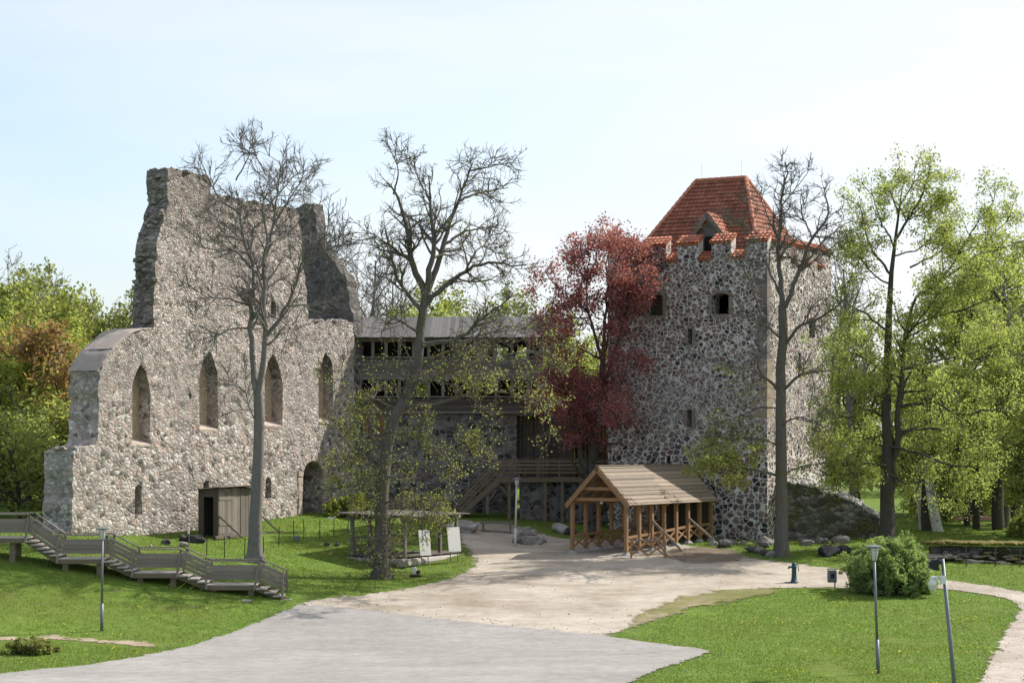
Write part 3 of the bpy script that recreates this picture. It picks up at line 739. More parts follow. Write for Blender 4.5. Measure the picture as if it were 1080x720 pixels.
def plank_house():
    Y = 116.6; X0, X1 = 2.1, 6.4; z0 = 3.3
    root = thing('plank_gable_house', 'dark red-brown plank gable end half hidden by the red maple', 'house', ((X0+X1)/2, Y, 1.4))
    xm = (X0 + X1) / 2; ze = 6.9; za = 9.0
    m = M()
    for x in np.arange(X0, X1 - .05, .2):
        xc = x + .1; zt = ze + (za - ze) * max(0, 1 - abs(xc - xm) / (xm - X0))
        m.box((xc, Y + rng.uniform(0, .02), (z0 + zt) / 2), (.19, .05, zt - z0))
    m.build('plank_wall', M_MAROON, root)
    m = M(); m.box((xm, Y + 2.2, 2.3), (X1 - X0, 4.2, 2.0)); m.build('stone_base', ST_GALL, root)
    for xx in (X0 + .05, X1 - .05):
        m = M(); m.box((xx, Y + 2.1, (z0 + ze) / 2), (.1, 4, ze - z0)); m.build('side_wall', M_MAROON, root)
    for sgn in (-1, 1):
        a = np.array([xm, 0, za + .06]); b = np.array([xm + sgn * (xm - X0 + .35), 0, ze - .3]); d = b - a; L = np.linalg.norm(d); d /= L; n = np.array([-d[2] * sgn, 0, d[0] * sgn])
        m = M(); m.box((a + b) / 2 + np.array([0, Y + 1.9, 0]), (L, 4.6, .07), [d, [0, 1, 0], np.cross(d, [0, 1, 0])]); m.build('roof_slope', M_DARKWOOD, root)
        m = M(); m.box((a + b) / 2 + np.array([0, Y - .42, -.05]), (L, .04, .18), [d, [0, 1, 0], np.cross(d, [0, 1, 0])]); m.build('barge_board', M_DARKWOOD, root)
    for x in (3.2, 3.8, 4.6):
        m = M(); m.box((x, Y - .06, 4.6), (.12, .06, 2.4)); m.build('door_post', M_GREYWOOD, root)
plank_house()

def walkway():
    Y = 111.6; Zp = lambda y, Y_=Y: CAMZ - (y - HZ) * Y_ / F; Xp = lambda x, Y_=Y: (x - 540) * Y_ / F
    root = thing('timber_walkway', 'brown timber walkway with a landing and stair along the courtyard wall', 'walkway', (Xp(560), Y, g1(Xp(560), Y)))
    zd = Zp(503); x0, x1, x2 = Xp(525), Xp(548), Xp(655)
    m = M()
    for x in np.arange(x0, x2, .16): m.box((x + .08, Y + .75, zd - .03 + rng.uniform(-.004, .004)), (.15, 1.6, .05))
    m.build('deck', M_LANDWOOD, root)
    for yy in (Y, Y + 1.5):
        m = M(); m.box(((x0+x2)/2, yy, zd - .16), (x2 - x0, .09, .2)); m.build('joist', M_LANDWOOD, root)
    for a, b in ((x0, x1), (x1, x2)):
        m = M()
        for z in (.25, .45, .65, .85): m.box(((a+b)/2, Y - .03, zd + z), (b - a, .035, .11))
        m.box(((a+b)/2, Y - .02, zd + .98), (b - a + .06, .12, .045)); m.build('railing', M_LANDWOOD, root)
    for x in (525.5, 547, 567, 590, 612, 635):
        m = M(); m.box((Xp(x), Y + .03, zd + .45), (.1, .1, 1.05)); m.build('rail_post', M_LANDWOOD, root)
    for x in (537, 575, 593, 612):
        X = Xp(x); zb = g1(X, Y) - .1
        m = M(); m.box((X, Y + .14, (zb + zd - .1) / 2), (.17, .17, zd - .1 - zb)); pst = m.build('support_post', M_LANDWOOD, root)
        m = M()
        if x > 540: continue
        for sgn in (-1, 1): m.bar((X + sgn * .09, Y + .14, zd - 1.0), (X + sgn * .6, Y + .14, zd - .3), .09, .09)
        m.build('knee_brace', M_LANDWOOD, pst)
    # stair going down to the left
    xb = Xp(483); zb = g1(xb, Y) ; n = 9
    for yy in (Y - .02, Y + 1.2):
        m = M(); m.bar((x0 + .1, yy, zd - .12), (xb, yy, zb + .05), .06, .28); m.build('stringer', M_LANDWOOD, root)
        m = M()
        for h in (.3, .55, .8): m.bar((x0, yy - .05, zd + h), (xb + .05, yy - .05, zb + h + .1), .035, .11)
        m.bar((x0, yy - .05, zd + 1.0), (xb + .02, yy - .05, zb + 1.1), .1, .05)
        m.build('stair_railing', M_LANDWOOD, root)
    for i in range(n):
        t = (i + .5) / n
        m = M(); m.box((x0 + (xb - x0) * t, Y + .6, zd + (zb - zd) * (i + 1) / (n + 1)), (.28, 1.15, .045)); m.build('tread', M_LANDWOOD, root)
    X = Xp(514); m = M(); m.box((X, Y + .1, (zd + zb) / 2 - .1), (.15, .15, zd - zb - .6)); pst = m.build('support_post', M_GREYWOOD, root)
    m = M(); m.bar((X - .05, Y + .1, zb + 1.0), (X - .4, Y + .1, zb + 1.45), .08, .08); m.bar((X + .05, Y + .1, zb + .9), (X + .5, Y + .1, zb + 1.5), .08, .08); m.build('knee_brace', M_GREYWOOD, pst)
    # low fieldstone wall behind the walkway
    w = thing('courtyard_wall', 'low fieldstone retaining wall behind the timber walkway', 'wall', (3, Y + 2, 1))
    m = M(); slab(m, [(Xp(548), .2), (6.0, .2), (6.0, zd - .22), (Xp(548), zd - .22)], [], (0, Y + .45), (1, 0), (0, -1), 2.0, .4, .05, .3, .03); m.build('stone_face', ST_GALL, w)
    m = M(); m.box(((Xp(548) + 6) / 2, Y + .85, zd - .17), (6 - Xp(548), .9, .08)); m.build('coping', M_PLASTER, w)
walkway()

# ------------------------------------------------------------------ the tower
TA = np.array([12.96, 106.0]); TB = TA - U * 9.08; TW = 9.08; TD = 8.95
TC = TA + V * TD; TE = TB + V * TD
TF = Face(TB, U, -V); TR = Face(TA, V, U)
def tower():
    c = (TA + TB + TC + TE) / 4
    root = thing('stone_tower', 'square fieldstone tower with battlements under a steep red tiled roof', 'tower', (c[0], c[1], .3))
    zt = 14.9
    def arch_hole(fc, x0, x1, y0, y1, r=.12):
        s0, z0 = fc.at(x0, y1); s1, _ = fc.at(x1, y1); z1 = fc.at((x0+x1)/2, y0)[1]
        return round_arch(s0, s1, z0, z1, r, 6) if r else [(s0, z0), (s1, z0), (s1, z1), (s0, z1)]
    fh = [arch_hole(TF, 682.3, 699.3, 310.5, 333, .14), arch_hole(TF, 751, 768.8, 309, 331.5, .18), arch_hole(TF, 725.8, 730.2, 346.7, 362.8, 0), arch_hole(TF, 725, 729.8, 432, 450, 0), arch_hole(TF, 703, 707, 480, 492, 0)]
    s1, z1 = TR.at(818, 354)[0], TR.at(815, 354)[1]
    rh = [[(.75, TR.at(814, 378)[1]), (1.15, TR.at(814, 378)[1]), (1.15, TR.at(814, 356)[1]), (.75, TR.at(814, 356)[1])], [(4.2, 9.2), (4.6, 9.2), (4.6, 10.1), (4.2, 10.1)], [(5.8, 11.0), (6.7, 11.0), (6.7, 12.0), (5.8, 12.0)]]
    T = .95
    m = M(); slab(m, [(0, -.6), (TW, -.6), (TW, zt), (0, zt)], fh, TB, U, -V, T, .4, .03, .4); m.build('front_wall', ST_TOWER, root)
    m = M(); slab(m, [(T, -.6), (TD, -.6), (TD, zt), (T, zt)], rh_shift(rh), TA, V, U, T, .4, .03, .4); m.build('side_wall', ST_TOWER, root)
    m = M(); slab(m, [(T, -.6), (TD, -.6), (TD, zt), (T, zt)], [], TB, V, -U, T, .6, .03, .4); m.build('side_wall', ST_TOWER, root)
    m = M(); slab(m, [(T, -.6), (TW - T, -.6), (TW - T, zt), (T, zt)], [], TE, U, V, T, .6, .03, .4); m.build('rear_wall', ST_TOWER, root)
    # dark back walls and floor inside
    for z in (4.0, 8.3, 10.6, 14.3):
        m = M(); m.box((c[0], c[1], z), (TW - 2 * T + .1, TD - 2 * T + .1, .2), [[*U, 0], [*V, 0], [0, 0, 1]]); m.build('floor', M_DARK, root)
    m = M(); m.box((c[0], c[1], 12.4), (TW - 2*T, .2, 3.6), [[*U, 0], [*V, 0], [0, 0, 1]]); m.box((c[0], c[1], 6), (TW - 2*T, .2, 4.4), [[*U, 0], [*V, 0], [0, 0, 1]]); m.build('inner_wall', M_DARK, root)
    # wooden shutter set back in the left window
    s0, s1_ = fh[0][0][0], fh[0][1][0]
    m = M()
    for i in range(4): m.box(TF.pt(s0 + (i + .5) * (s1_ - s0) / 4, fh[0][0][1] + .5, -.55), ((s1_ - s0) / 4 - .01, .04, 1.15), [[*U, 0], [*V, 0], [0, 0, 1]])
    m.build('shutter', M_DARKWOOD, root)
    # dressed surrounds: bricks round each window
    for h, wd_ in ((fh[0], .2), (fh[1], .2), (fh[2], .18), (fh[3], .18)):
        n = len(h); m = M()
        for i in range(n):
            p = np.array(h[i]); q = np.array(h[(i + 1) % n]); L = np.linalg.norm(q - p)
            if L < .05: continue
            k = max(1, int(round(L / .26)))
            nd = np.array([(q - p)[1], -(q - p)[0]]) / L; t = (q - p) / L
            for j in range(k):
                a = p + (q - p) * j / k; b = p + (q - p) * (j + .92) / k
                if i == 0: a = a - 0 * t
                w_ = wd_ * rng.uniform(.8, 1.3)
                mid = (a + b) / 2 + nd * w_ / 2
                m.box(TF.pt(mid[0], mid[1], -.02), (np.linalg.norm(b - a), w_, .12), np.array([[*(U * t[0]), t[1]], [*(U * nd[0]), nd[1]], [*(-V), 0]]))
        m.build('window_surround', M_SURR, root)
    # quoins of the near corner, grey above and sandstone below, both faces
    zs0, zs1 = TF.at(808, 440)[1], TF.at(808, 378)[1]
    for nm, mat, za, zb, st in (('quoins', M_QUOIN, zs1 + .55, zt - .02, .42), ('quoins', M_SAND, zs0, zs1, .45), ('quoins', M_QUOIN, zs1, zs1 + .55, .28)):
        m = M(); z = za; i = 0
        while z < zb - .1:
            h = min(st * rng.uniform(.85, 1.15), zb - z)
            lf = (.55 if i % 2 else .4); lr = (.38 if i % 2 else .6)
            if mat is M_SAND: lf, lr = .78 if i % 2 else .7, .75
            if z < zs1 + .5 and mat is M_QUOIN: lf = .95
            # one L-shaped block per course
            a = TF.pt(TW + .012, z, .012)[:2]; ff = [TA - U * lf + (-V) * .012, a, TA + V * lr + U * .012, TA + V * lr - U * .2, TA - U * .2 + V * .2, TA - U * lf + V * .2]
            v = [(*p, z + .012) for p in ff] + [(*p, z + h - .012) for p in ff]
            m.add(v, [(0,1,7,6),(1,2,8,7),(2,3,9,8),(3,4,10,9),(4,5,11,10),(5,0,6,11),(6,7,8,9,10,11),(5,4,3,2,1,0)])
            z += h; i += 1
        m.build(nm, mat, root)
    # battlements
    def merlons(fc, edges, L, inset0=0, inset1=0):
        t = .62
        for (a, b) in edges:
            m = M(); slab(m, [(a, zt + .004), (b, zt + .004), (b, zt + .85), (a, zt + .85)], [], fc.O, fc.d, fc.n, t, .4, .0, 0)
            me = m.build('merlon', ST_TOWER, root)
            # pale plastered cheeks
            p = [fc.pt(a - .1, zt + .80, .14), fc.pt(b + .1, zt + .80, .14), fc.pt(b + .06, zt + 1.27, -t - .02), fc.pt(a - .06, zt + 1.27, -t - .02)]
            if np.cross(fc.d, fc.n) > 0: p = [p[1], p[0], p[3], p[2]]
            tile_mesh('tile_cap', [p], M_TILEL, me, .09)
            for s_ in (a - .012, b + .012):
                m = M()
                m.add([fc.pt(s_ - .012, zt + .1, -.01), fc.pt(s_ + .012, zt + .1, -.01), fc.pt(s_ + .012, zt + .1, -t), fc.pt(s_ - .012, zt + .1, -t), fc.pt(s_ - .012, zt + .78, -.01), fc.pt(s_ + .012, zt + .78, -.01), fc.pt(s_ + .012, zt + 1.16, -t), fc.pt(s_ - .012, zt + 1.16, -t)], [(0,1,2,3),(4,7,6,5),(0,4,5,1),(1,5,6,2),(2,6,7,3),(3,7,4,0)])
                m.build('cheek', M_PLASTER, me)
        for (a, b) in zip(edges[:-1], edges[1:]):
            a, b = a[1] + .03, b[0] - .03
            p = [fc.pt(a, zt - .05, .12), fc.pt(b, zt - .05, .12), fc.pt(b, zt + .38, -.62), fc.pt(a, zt + .38, -.62)]
            if np.cross(fc.d, fc.n) > 0: p = [p[1], p[0], p[3], p[2]]
            tile_mesh('crenel_cap', [p], M_TILEL, root, .07)
    ed = [(TF.s_of(x0), TF.s_of(x1)) for x0, x1 in ((641.5,666),(679,702),(714.5,736),(751,770.5),(787.5,808.9))]
    ed[0] = (0.02, ed[0][1]); ed[-1] = (ed[-1][0], TW)
    merlons(TF, ed, TW)
    e2 = [(.64, 1.2), (2.05, 3.2), (4.0, 5.1), (5.95, 7.0), (7.75, TD - .0)]
    merlons(TR, e2, TD)
    merlons(Face(TB, V, -U), [(.64, 1.2), (2.05, 3.2), (4.0, 5.1), (5.95, 7.0), (7.75, TD)], TD)
    merlons(Face(TE, U, V), [(.64, 1.2), (2.05, 3.2), (4.0, 5.1), (5.95, 7.0), (7.75, TW - .64)], TW)
    # steep hipped roof
    hb, hz, rz = 3.85, 14.62, 19.5; rl = 1.45
    P = lambda a, b, z: np.array([*(c + U * a + V * b), z])
    A_, B_, C_, D_ = P(-hb, -hb, hz), P(hb, -hb, hz), P(hb, hb, hz), P(-hb, hb, hz); r0, r1 = P(-rl, 0, rz), P(rl, 0, rz)
    rf = tile_mesh('roof', [[A_, B_, r1, r0], [B_, C_, r1], [C_, D_, r0, r1], [D_, A_, r0]], M_TILE, root, .12)
    for a, b in ((A_, r0), (B_, r1), (C_, r1), (D_, r0), (r0, r1)):
        m = M(); n = int(np.linalg.norm(b - a) / .36); d = (b - a) / n
        for i in range(n):
            q = a + d * i + np.array([0, 0, .03]); m.tube([q, q + d * 1.05], [.13, .105], 7)
        m.build('ridge_tiles', M_RIDGE, rf)
    # dormer on the front slope
    xd = (TF.s_of(738.5) - TW / 2); hw = .75; zap = 17.35; zev = 16.3
    yfront = lambda z: -hb + (z - hz) / (rz - hz) * hb
    bf = yfront(15.35)
    m = M(); m.add([P(xd-hw, bf, 15.1), P(xd+hw, bf, 15.1), P(xd+hw, bf, zev+.05), P(xd, bf, zap-.12), P(xd-hw, bf, zev+.05)] + [P(xd-hw, bf+1.8, 15.1), P(xd+hw, bf+1.8, 15.1), P(xd+hw, bf+1.8, zev+.05), P(xd, bf+1.8, zap-.12), P(xd-hw, bf+1.8, zev+.05)],
                   [(0,1,2,3,4),(9,8,7,6,5),(0,5,6,1),(1,6,7,2),(2,7,8,3),(3,8,9,4),(4,9,5,0)])
    dm = m.build('dormer', M_GREYWOOD, rf)
    tile_mesh('dormer_roof', [[P(xd+hw+.28, bf-.3, zev-.3), P(xd+hw+.28, bf+2.2, zev-.3), P(xd, bf+2.2, zap), P(xd, bf-.3, zap)], [P(xd-hw-.28, bf+2.2, zev-.3), P(xd-hw-.28, bf-.3, zev-.3), P(xd, bf-.3, zap), P(xd, bf+2.2, zap)]], M_TILEL, rf, .1)
    m = M()
    for sg in (-1, 1): m.bar(P(xd, bf-.33, zap-.1), P(xd+sg*(hw+.28), bf-.33, zev-.38), .05, .2)
    m.build('dormer_barge_board', M_GREYWOOD, rf)
    m = M(); m.box(P(xd, bf-.03, 15.75), (.55, .06, .75), [[*U, 0], [*V, 0], [0, 0, 1]]); m.build('dormer_hatch', M_DARK, rf)
    for a in (-rl + .3, rl - .25):
        m = M(); m.tube([P(a, 0, rz), P(a, 0, rz + 1.0)], .006, 5); m.build('lightning_rod', M_STEEL, rf)
M_SURR = stone('brown_window_bricks', 5.0, [(0, (.20,.155,.13)), (.4, (.26,.20,.165)), (.7, (.23,.185,.16))], (.36,.33,.3), .03, .4, .03, 2)
def rh_shift(h): return [x for x in h if min(p[0] for p in x) > 1.0]
tower()

# ------------------------------------------------------------------ broken wall, mossy wall and what stands behind at the right
def broken_wall():
    a = G(834, 573); Y = a[1] + .5
    root = thing('broken_curtain_wall', 'crumbling mossy wall stump sloping down beside the tower', 'ruin wall', (15.5, 107, .4))
    d = np.array([.985, .17]); n = np.array([.17, -.985]); O = np.array([13.2, 106.6]); fc = Face(O, d, n)
    pts = [(826,580),(926,574),(928,548),(918,541),(905,533),(890,526),(872,520),(855,514),(842,512),(832,510)]
    out = [fc.at(*p) for p in pts]
    m = M(); slab(m, out, [], O, d, n, 1.0, .35, .1, .3, .08); m.build('wall', ST_MOSS, root)
    m = M()
    for x in np.arange(832, 930, 1.1):
        y = np.interp(x, [832, 842, 855, 872, 890, 905, 918, 928], [510, 512, 514, 520, 526, 533, 541, 548])
        s, z = fc.at(x, y)
        for k in range(4):
            r = rng.uniform(.1, .24); rock_into(m, fc.pt(s, z + .04 + rng.uniform(0, .12) + k * .1, -k * .35 - rng.uniform(0, .4)), r)
    m.build('rubble_top', ST_SCREE, root)
    r2 = thing('stone_slope', 'rubble bank painted pale as if sunlit behind the wall stump and the leafy oak', 'rubble bank', (19, 112, 1))
    m = M(); v = []; f = []; nx, ny = 30, 14
    for j in range(ny):
        for i in range(nx):
            u, w = i / (nx - 1), j / (ny - 1)
            q_ = .8 + u * 5.9; p = fc.pt(q_, 0, -1.02 - w * 3.4); xp = 540 + F * (13.2 + .985 * q_) / (106.6 + .17 * q_)
            zt = fc.at(xp, np.interp(xp, [800, 832, 842, 855, 872, 890, 905, 918, 928, 940], [508, 510, 512, 514, 520, 526, 533, 541, 548, 558]))[1]
            z = zt - .03 + 1.5 * w ** .6 * (1 - .35 * u) + rng.uniform(-.12, .12)
            v.append((p[0], p[1], z if 0 < j else zt - .4))
    for j in range(ny - 1):
        for i in range(nx - 1): f.append((j*nx+i, j*nx+i+1, (j+1)*nx+i+1, (j+1)*nx+i))
    m.add(v, f); m.build('bank', ST_SCREE, r2)
broken_wall()

def mossy_wall():
    root = thing('mossy_garden_wall', 'long low dry-stone wall with a thick brown moss top', 'wall', (*G(1030, 590)[:2], -.1))
    a = G(978, 592)[:2]; b = G(1120, 596)[:2]
    d = b - a; L = np.linalg.norm(d); d = d / L; n = np.array([d[1], -d[0]])
    fc = Face(a, d, n)
    zt = lambda s: CAMZ - (np.interp(s / L, [0, .15, .3, 1], [572, 571, 572, 573]) - HZ) * (a[1] + d[1] * s) / F
    m = M(); ss = np.linspace(0, L, 24)
    slab(m, [(0, -1.2), (L, -1.2)] + [(s, zt(s) - .25) for s in ss[::-1]], [], a + (-n) * .9, d, n, .8, .3, .12, .3, .05); m.build('wall', ST_MOSS, root)
    m = M()
    for s in np.arange(0, L, .12):
        for k in range(5):
            r = rng.uniform(.16, .28); rock_into(m, fc.pt(s, zt(s) - .06 + rng.uniform(-.02, .03), -.62 - k * .24), r * 1.2, (1.5, 1, .3))
    m.build('moss_top', M_MOSS, root)
    for k in range(70):
        s = rng.uniform(0, L * .95); q = rng.uniform(0, .75); r = rng.uniform(.12, .30)
        p = fc.pt(s, 0, -q); p[2] = g1(p[0], p[1]) + (.75 - (.75 - q) ) * .7 * (zt(s) - g1(p[0], p[1])) * rng.uniform(.4, 1)
        mm = M(); rock_into(mm, p, r, (1.4, 1, .32), sub=2)
        mm.build('fallen_stone', ST_SLAB, root)
    for k, x in enumerate((1019, 1050, 1076)):
        p = G(x, 597); m = M(); m.box((p[0], p[1], p[2] + .45), (.05, .05, .95)); 
        tag(m.build('marker_post', M_DARKWOOD), 'thin dark marker post on the lawn before the mossy wall, ' + ('nearest the big round bush', 'middle of the three', 'nearest the right picture edge')[k], 'post', 'marker posts by the mossy wall')
M_MOSS = plain('brown_green_moss', (.155,.125,.03), 1.0, 0, .4, .8)
mossy_wall()

def dark_barn():
    Y = 128.0; Xp = lambda x: (x - 540) * Y / F; Zp = lambda y: CAMZ - (y - HZ) * Y / F
    root = thing('dark_barn', 'dark grey building with a pink terrace seen under the trees', 'building', (Xp(1030), Y, .8))
    m = M()
    for x in np.arange(Xp(985), Xp(1105), .3): m.box((x, Y + 2 + rng.uniform(0, .03), 3.0), (.29, .1, 5.0))
    m.build('plank_wall', M_DARKWOOD, root)
    m = M(); m.box(((Xp(985) + Xp(1105)) / 2, Y + 4, 6.2), (Xp(1105) - Xp(985) + 1, 5, .3)); m.build('roof', M_ROOFGREY, root)
    m = M(); m.box((Xp(1012), Y - .2, Zp(548)), (3.2, 3.5, .5)); m.build('terrace', M_PINK, root)
    m = M(); m.box((Xp(1012), Y - 2.2, Zp(556)), (3.4, .4, .5)); m.build('plinth', ST_SCREE, root)
    for y in (538, 545):
        m = M(); m.tube([(Xp(988), Y - 1.6, Zp(y)), (Xp(1030), Y - 1.6, Zp(y))], .03, 5); m.build('hand_rail', M_WHITE, root)
    for x in (998, 1012):
        b = thing('garden_bench', 'dark bench on the pink terrace, ' + ('nearer the birch trunk' if x == 998 else 'farther from the birch trunk'), 'bench', (Xp(x), Y - 1.2, Zp(548) + .25), 'dark benches on the terrace')
        m = M(); m.box((Xp(x), Y - 1.2, Zp(548) + .7), (1.0, .4, .06)); m.build('seat', M_BLACK, b)
        m = M(); m.bar((Xp(x) - .5, Y - 1.0, Zp(548) + 1.1), (Xp(x) + .5, Y - 1.0, Zp(548) + 1.1), .05, .4); m.build('backrest', M_BLACK, b)
        for sx in (-.4, .4):
            m = M(); m.bar((Xp(x) + sx, Y - 1.2, Zp(548) + .25), (Xp(x) + sx, Y - 1.2, Zp(548) + .7), .05, .3); m.build('leg', M_BLACK, b)
dark_barn()
# ------------------------------------------------------------------ long boardwalk stair on the left bank
def bank_stair():
    Y = 84.0; Wd = 1.5
    Xp = lambda x: (x - 540) * Y / F; Zp = lambda y: CAMZ - (y - HZ) * Y / F
    root = thing('boardwalk_stair', 'long grey wooden boardwalk stair stepping down the left grass bank', 'staircase', (Xp(150), Y, g1(Xp(150), Y)))
    decks = [(-75, 28, 566.3), (60, 110, 588.3), (139, 188, 603.2), (217, 270, 616.0)]
    foot = (306, 631.5)
    yb = Y + Wd
    for i, (a, b, y) in enumerate(decks):
        z = Zp(y); m = M(); n = 10
        for k in range(n): m.box(((Xp(a) + Xp(b)) / 2, Y + (k + .5) * Wd / n, z - .03 + rng.uniform(-.004, .004)), (Xp(b) - Xp(a), Wd / n - .012, .05))
        m.build('deck', M_STAIRWOOD, root)
        for yy in (Y + .03, Y + Wd - .03):
            m = M(); m.box(((Xp(a) + Xp(b)) / 2, yy, z - .145), (Xp(b) - Xp(a), .06, .17)); m.build('joist', M_LANDWOOD, root)
        for x in (a + 8, b - 6) if i else (12, -40):
            zg = g1(Xp(x), Y + .3) - .2
            if z - .2 > zg + .1:
                for yy in (Y + .25, Y + Wd - .3):
                    m = M(); m.box((Xp(x), yy, (z - .23 + zg) / 2), (.22, .22, z - .23 - zg)); m.build('support_leg', M_LANDWOOD, root)
        # railings of the deck
        for yy, off in ((Y - .02, -.03), (yb + .02, .03)):
            m = M(); x0, x1 = Xp(a), Xp(b)
            for zz in (.26, .44, .62): m.box(((x0 + x1) / 2, yy - off, z + zz + rng.uniform(-.008, .008)), (x1 - x0, .035, .14))
            m.box(((x0 + x1) / 2, yy, z + .93), (x1 - x0 + .1, .15, .045)); m.build('railing', M_RAILWOOD, root)
            for x in ((a, b) if i else (b, -30)):
                m = M(); m.bar((Xp(x) - (.06 if x == b else -.02), yy + off, z - .2), (Xp(x) + (.12 if x == b else .02), yy + off, z + .91), .09, .09); m.build('post', M_RAILWOOD, root)
    segs = [(decks[0][1], decks[0][2], decks[1][0], decks[1][2], 5), (decks[1][1], decks[1][2], decks[2][0], decks[2][2], 4), (decks[2][1], decks[2][2], decks[3][0], decks[3][2], 3), (decks[3][1], decks[3][2], foot[0], foot[1], 4)]
    for xa, ya, xb, yb_, n in segs:
        a = np.array([Xp(xa), 0, Zp(ya)]); b = np.array([Xp(xb), 0, Zp(yb_)])
        for k in range(n):
            t = (k + .6) / n; p = a + (b - a) * t; z = a[2] + (b[2] - a[2]) * (k + 1) / (n + (0 if xb == foot[0] else 1))
            m = M(); m.box((p[0], Y + Wd / 2 - .04, z - .03), (.40, Wd + .12, .055)); m.build('tread', M_STAIRWOOD, root)
        for yy in (Y + .1, yb - .1):
            m = M(); m.bar((a[0], yy, a[2] - .16), (b[0], yy, b[2] - .12), .06, .22); m.build('stringer', M_LANDWOOD, root)
        for yy, off in ((Y - .02, -.03), (yb + .02, .03)):
            m = M(); A = a + [0, yy, 0]; B = b + [0, yy, 0]
            if xb == foot[0]: B = A + (B - A) * .78
            for zz in (.3, .49, .68): m.bar(A + [0, -off, zz], B + [0, -off, zz], .035, .125)
            m.bar(A + [0, 0, .94], B + [0, 0, .94], .15, .045); m.build('stair_railing', M_RAILWOOD, root)
            if xb == foot[0]:
                m = M(); m.box((B[0], yy + off, B[2] + .38), (.09, .09, 1.15)); m.build('post', M_RAILWOOD, root)
bank_stair()

# ------------------------------------------------------------------ plank shed leaning by the chapel wall
def shed():
    p = G(230, 568); L, D, Hh = 3.45, 1.15, 2.25
    root = thing('plank_shed', 'small weathered plank shed on log runners against the chapel wall', 'shed', p)
    fr = lambda s, q, z: np.array([p[0] + V[0]*s - U[0]*q, p[1] + V[1]*s - U[1]*q, p[2] + .12 + z])
    AX = [[*V, 0], [*(-U), 0], [0, 0, 1]]
    m = M(); w = .21; n = int(L / w)
    for i in range(n): m.box(fr((i + .5) * L / n, rng.uniform(-.012, .012), Hh / 2 + rng.uniform(-.02, .02)), (L / n - .012, .03, Hh), AX)
    m.build('plank_wall', M_SHED, root)
    m = M()
    for q in (.0, .85): m.box(fr(-.01, q + .12, Hh / 2), (.05, .28, Hh), AX)
    m.box(fr(-.01, .55, Hh - .2), (.05, .6, .4), AX); m.build('end_wall', M_DARKWOOD, root)
    m = M(); m.box(fr(L, D / 2, Hh / 2), (.05, D, Hh), AX); m.box(fr(L / 2, D, Hh / 2), (L, .05, Hh), AX); m.build('rear_wall', M_DARKWOOD, root)
    m = M()
    for z in (.55, 1.75): m.box(fr(.55, -.035, z), (1.0, .035, .12), AX)
    for k in range(4): m.box(fr(.16 + k * .22, -.022, 1.1), (.2, .02, 2.0), AX)
    m.build('door', M_SHED, root)
    m = M(); a = np.array(fr(-.45, D + .4, Hh - .12)); 
    for k in range(9):
        q0 = -.3 + k * (D + .75) / 9; q1 = q0 + (D + .75) / 9 + .03
        m.bar(fr(-.28, (q0+q1)/2, Hh + .08 - .02 * k), fr(L + .15, (q0+q1)/2, Hh + .14 - .02 * k), (q1 - q0), .03)
    m.build('roof', M_SHED, root)
    for q in (-.25, D):
        m = M(); m.tube([fr(-.6, q, -.1), fr(1.6, q, -.07), fr(L + 1.6, q, .0)], [.13, .14, .12], 8); m.build('log_runner', M_DARKWOOD, root)
    for s in (.45, L + .2):
        m = M(); m.bar(fr(s - .45, -.06, .95), fr(s + .45, -.75, -.1), .1, .07); m.build('brace', M_SHED, root)
shed()

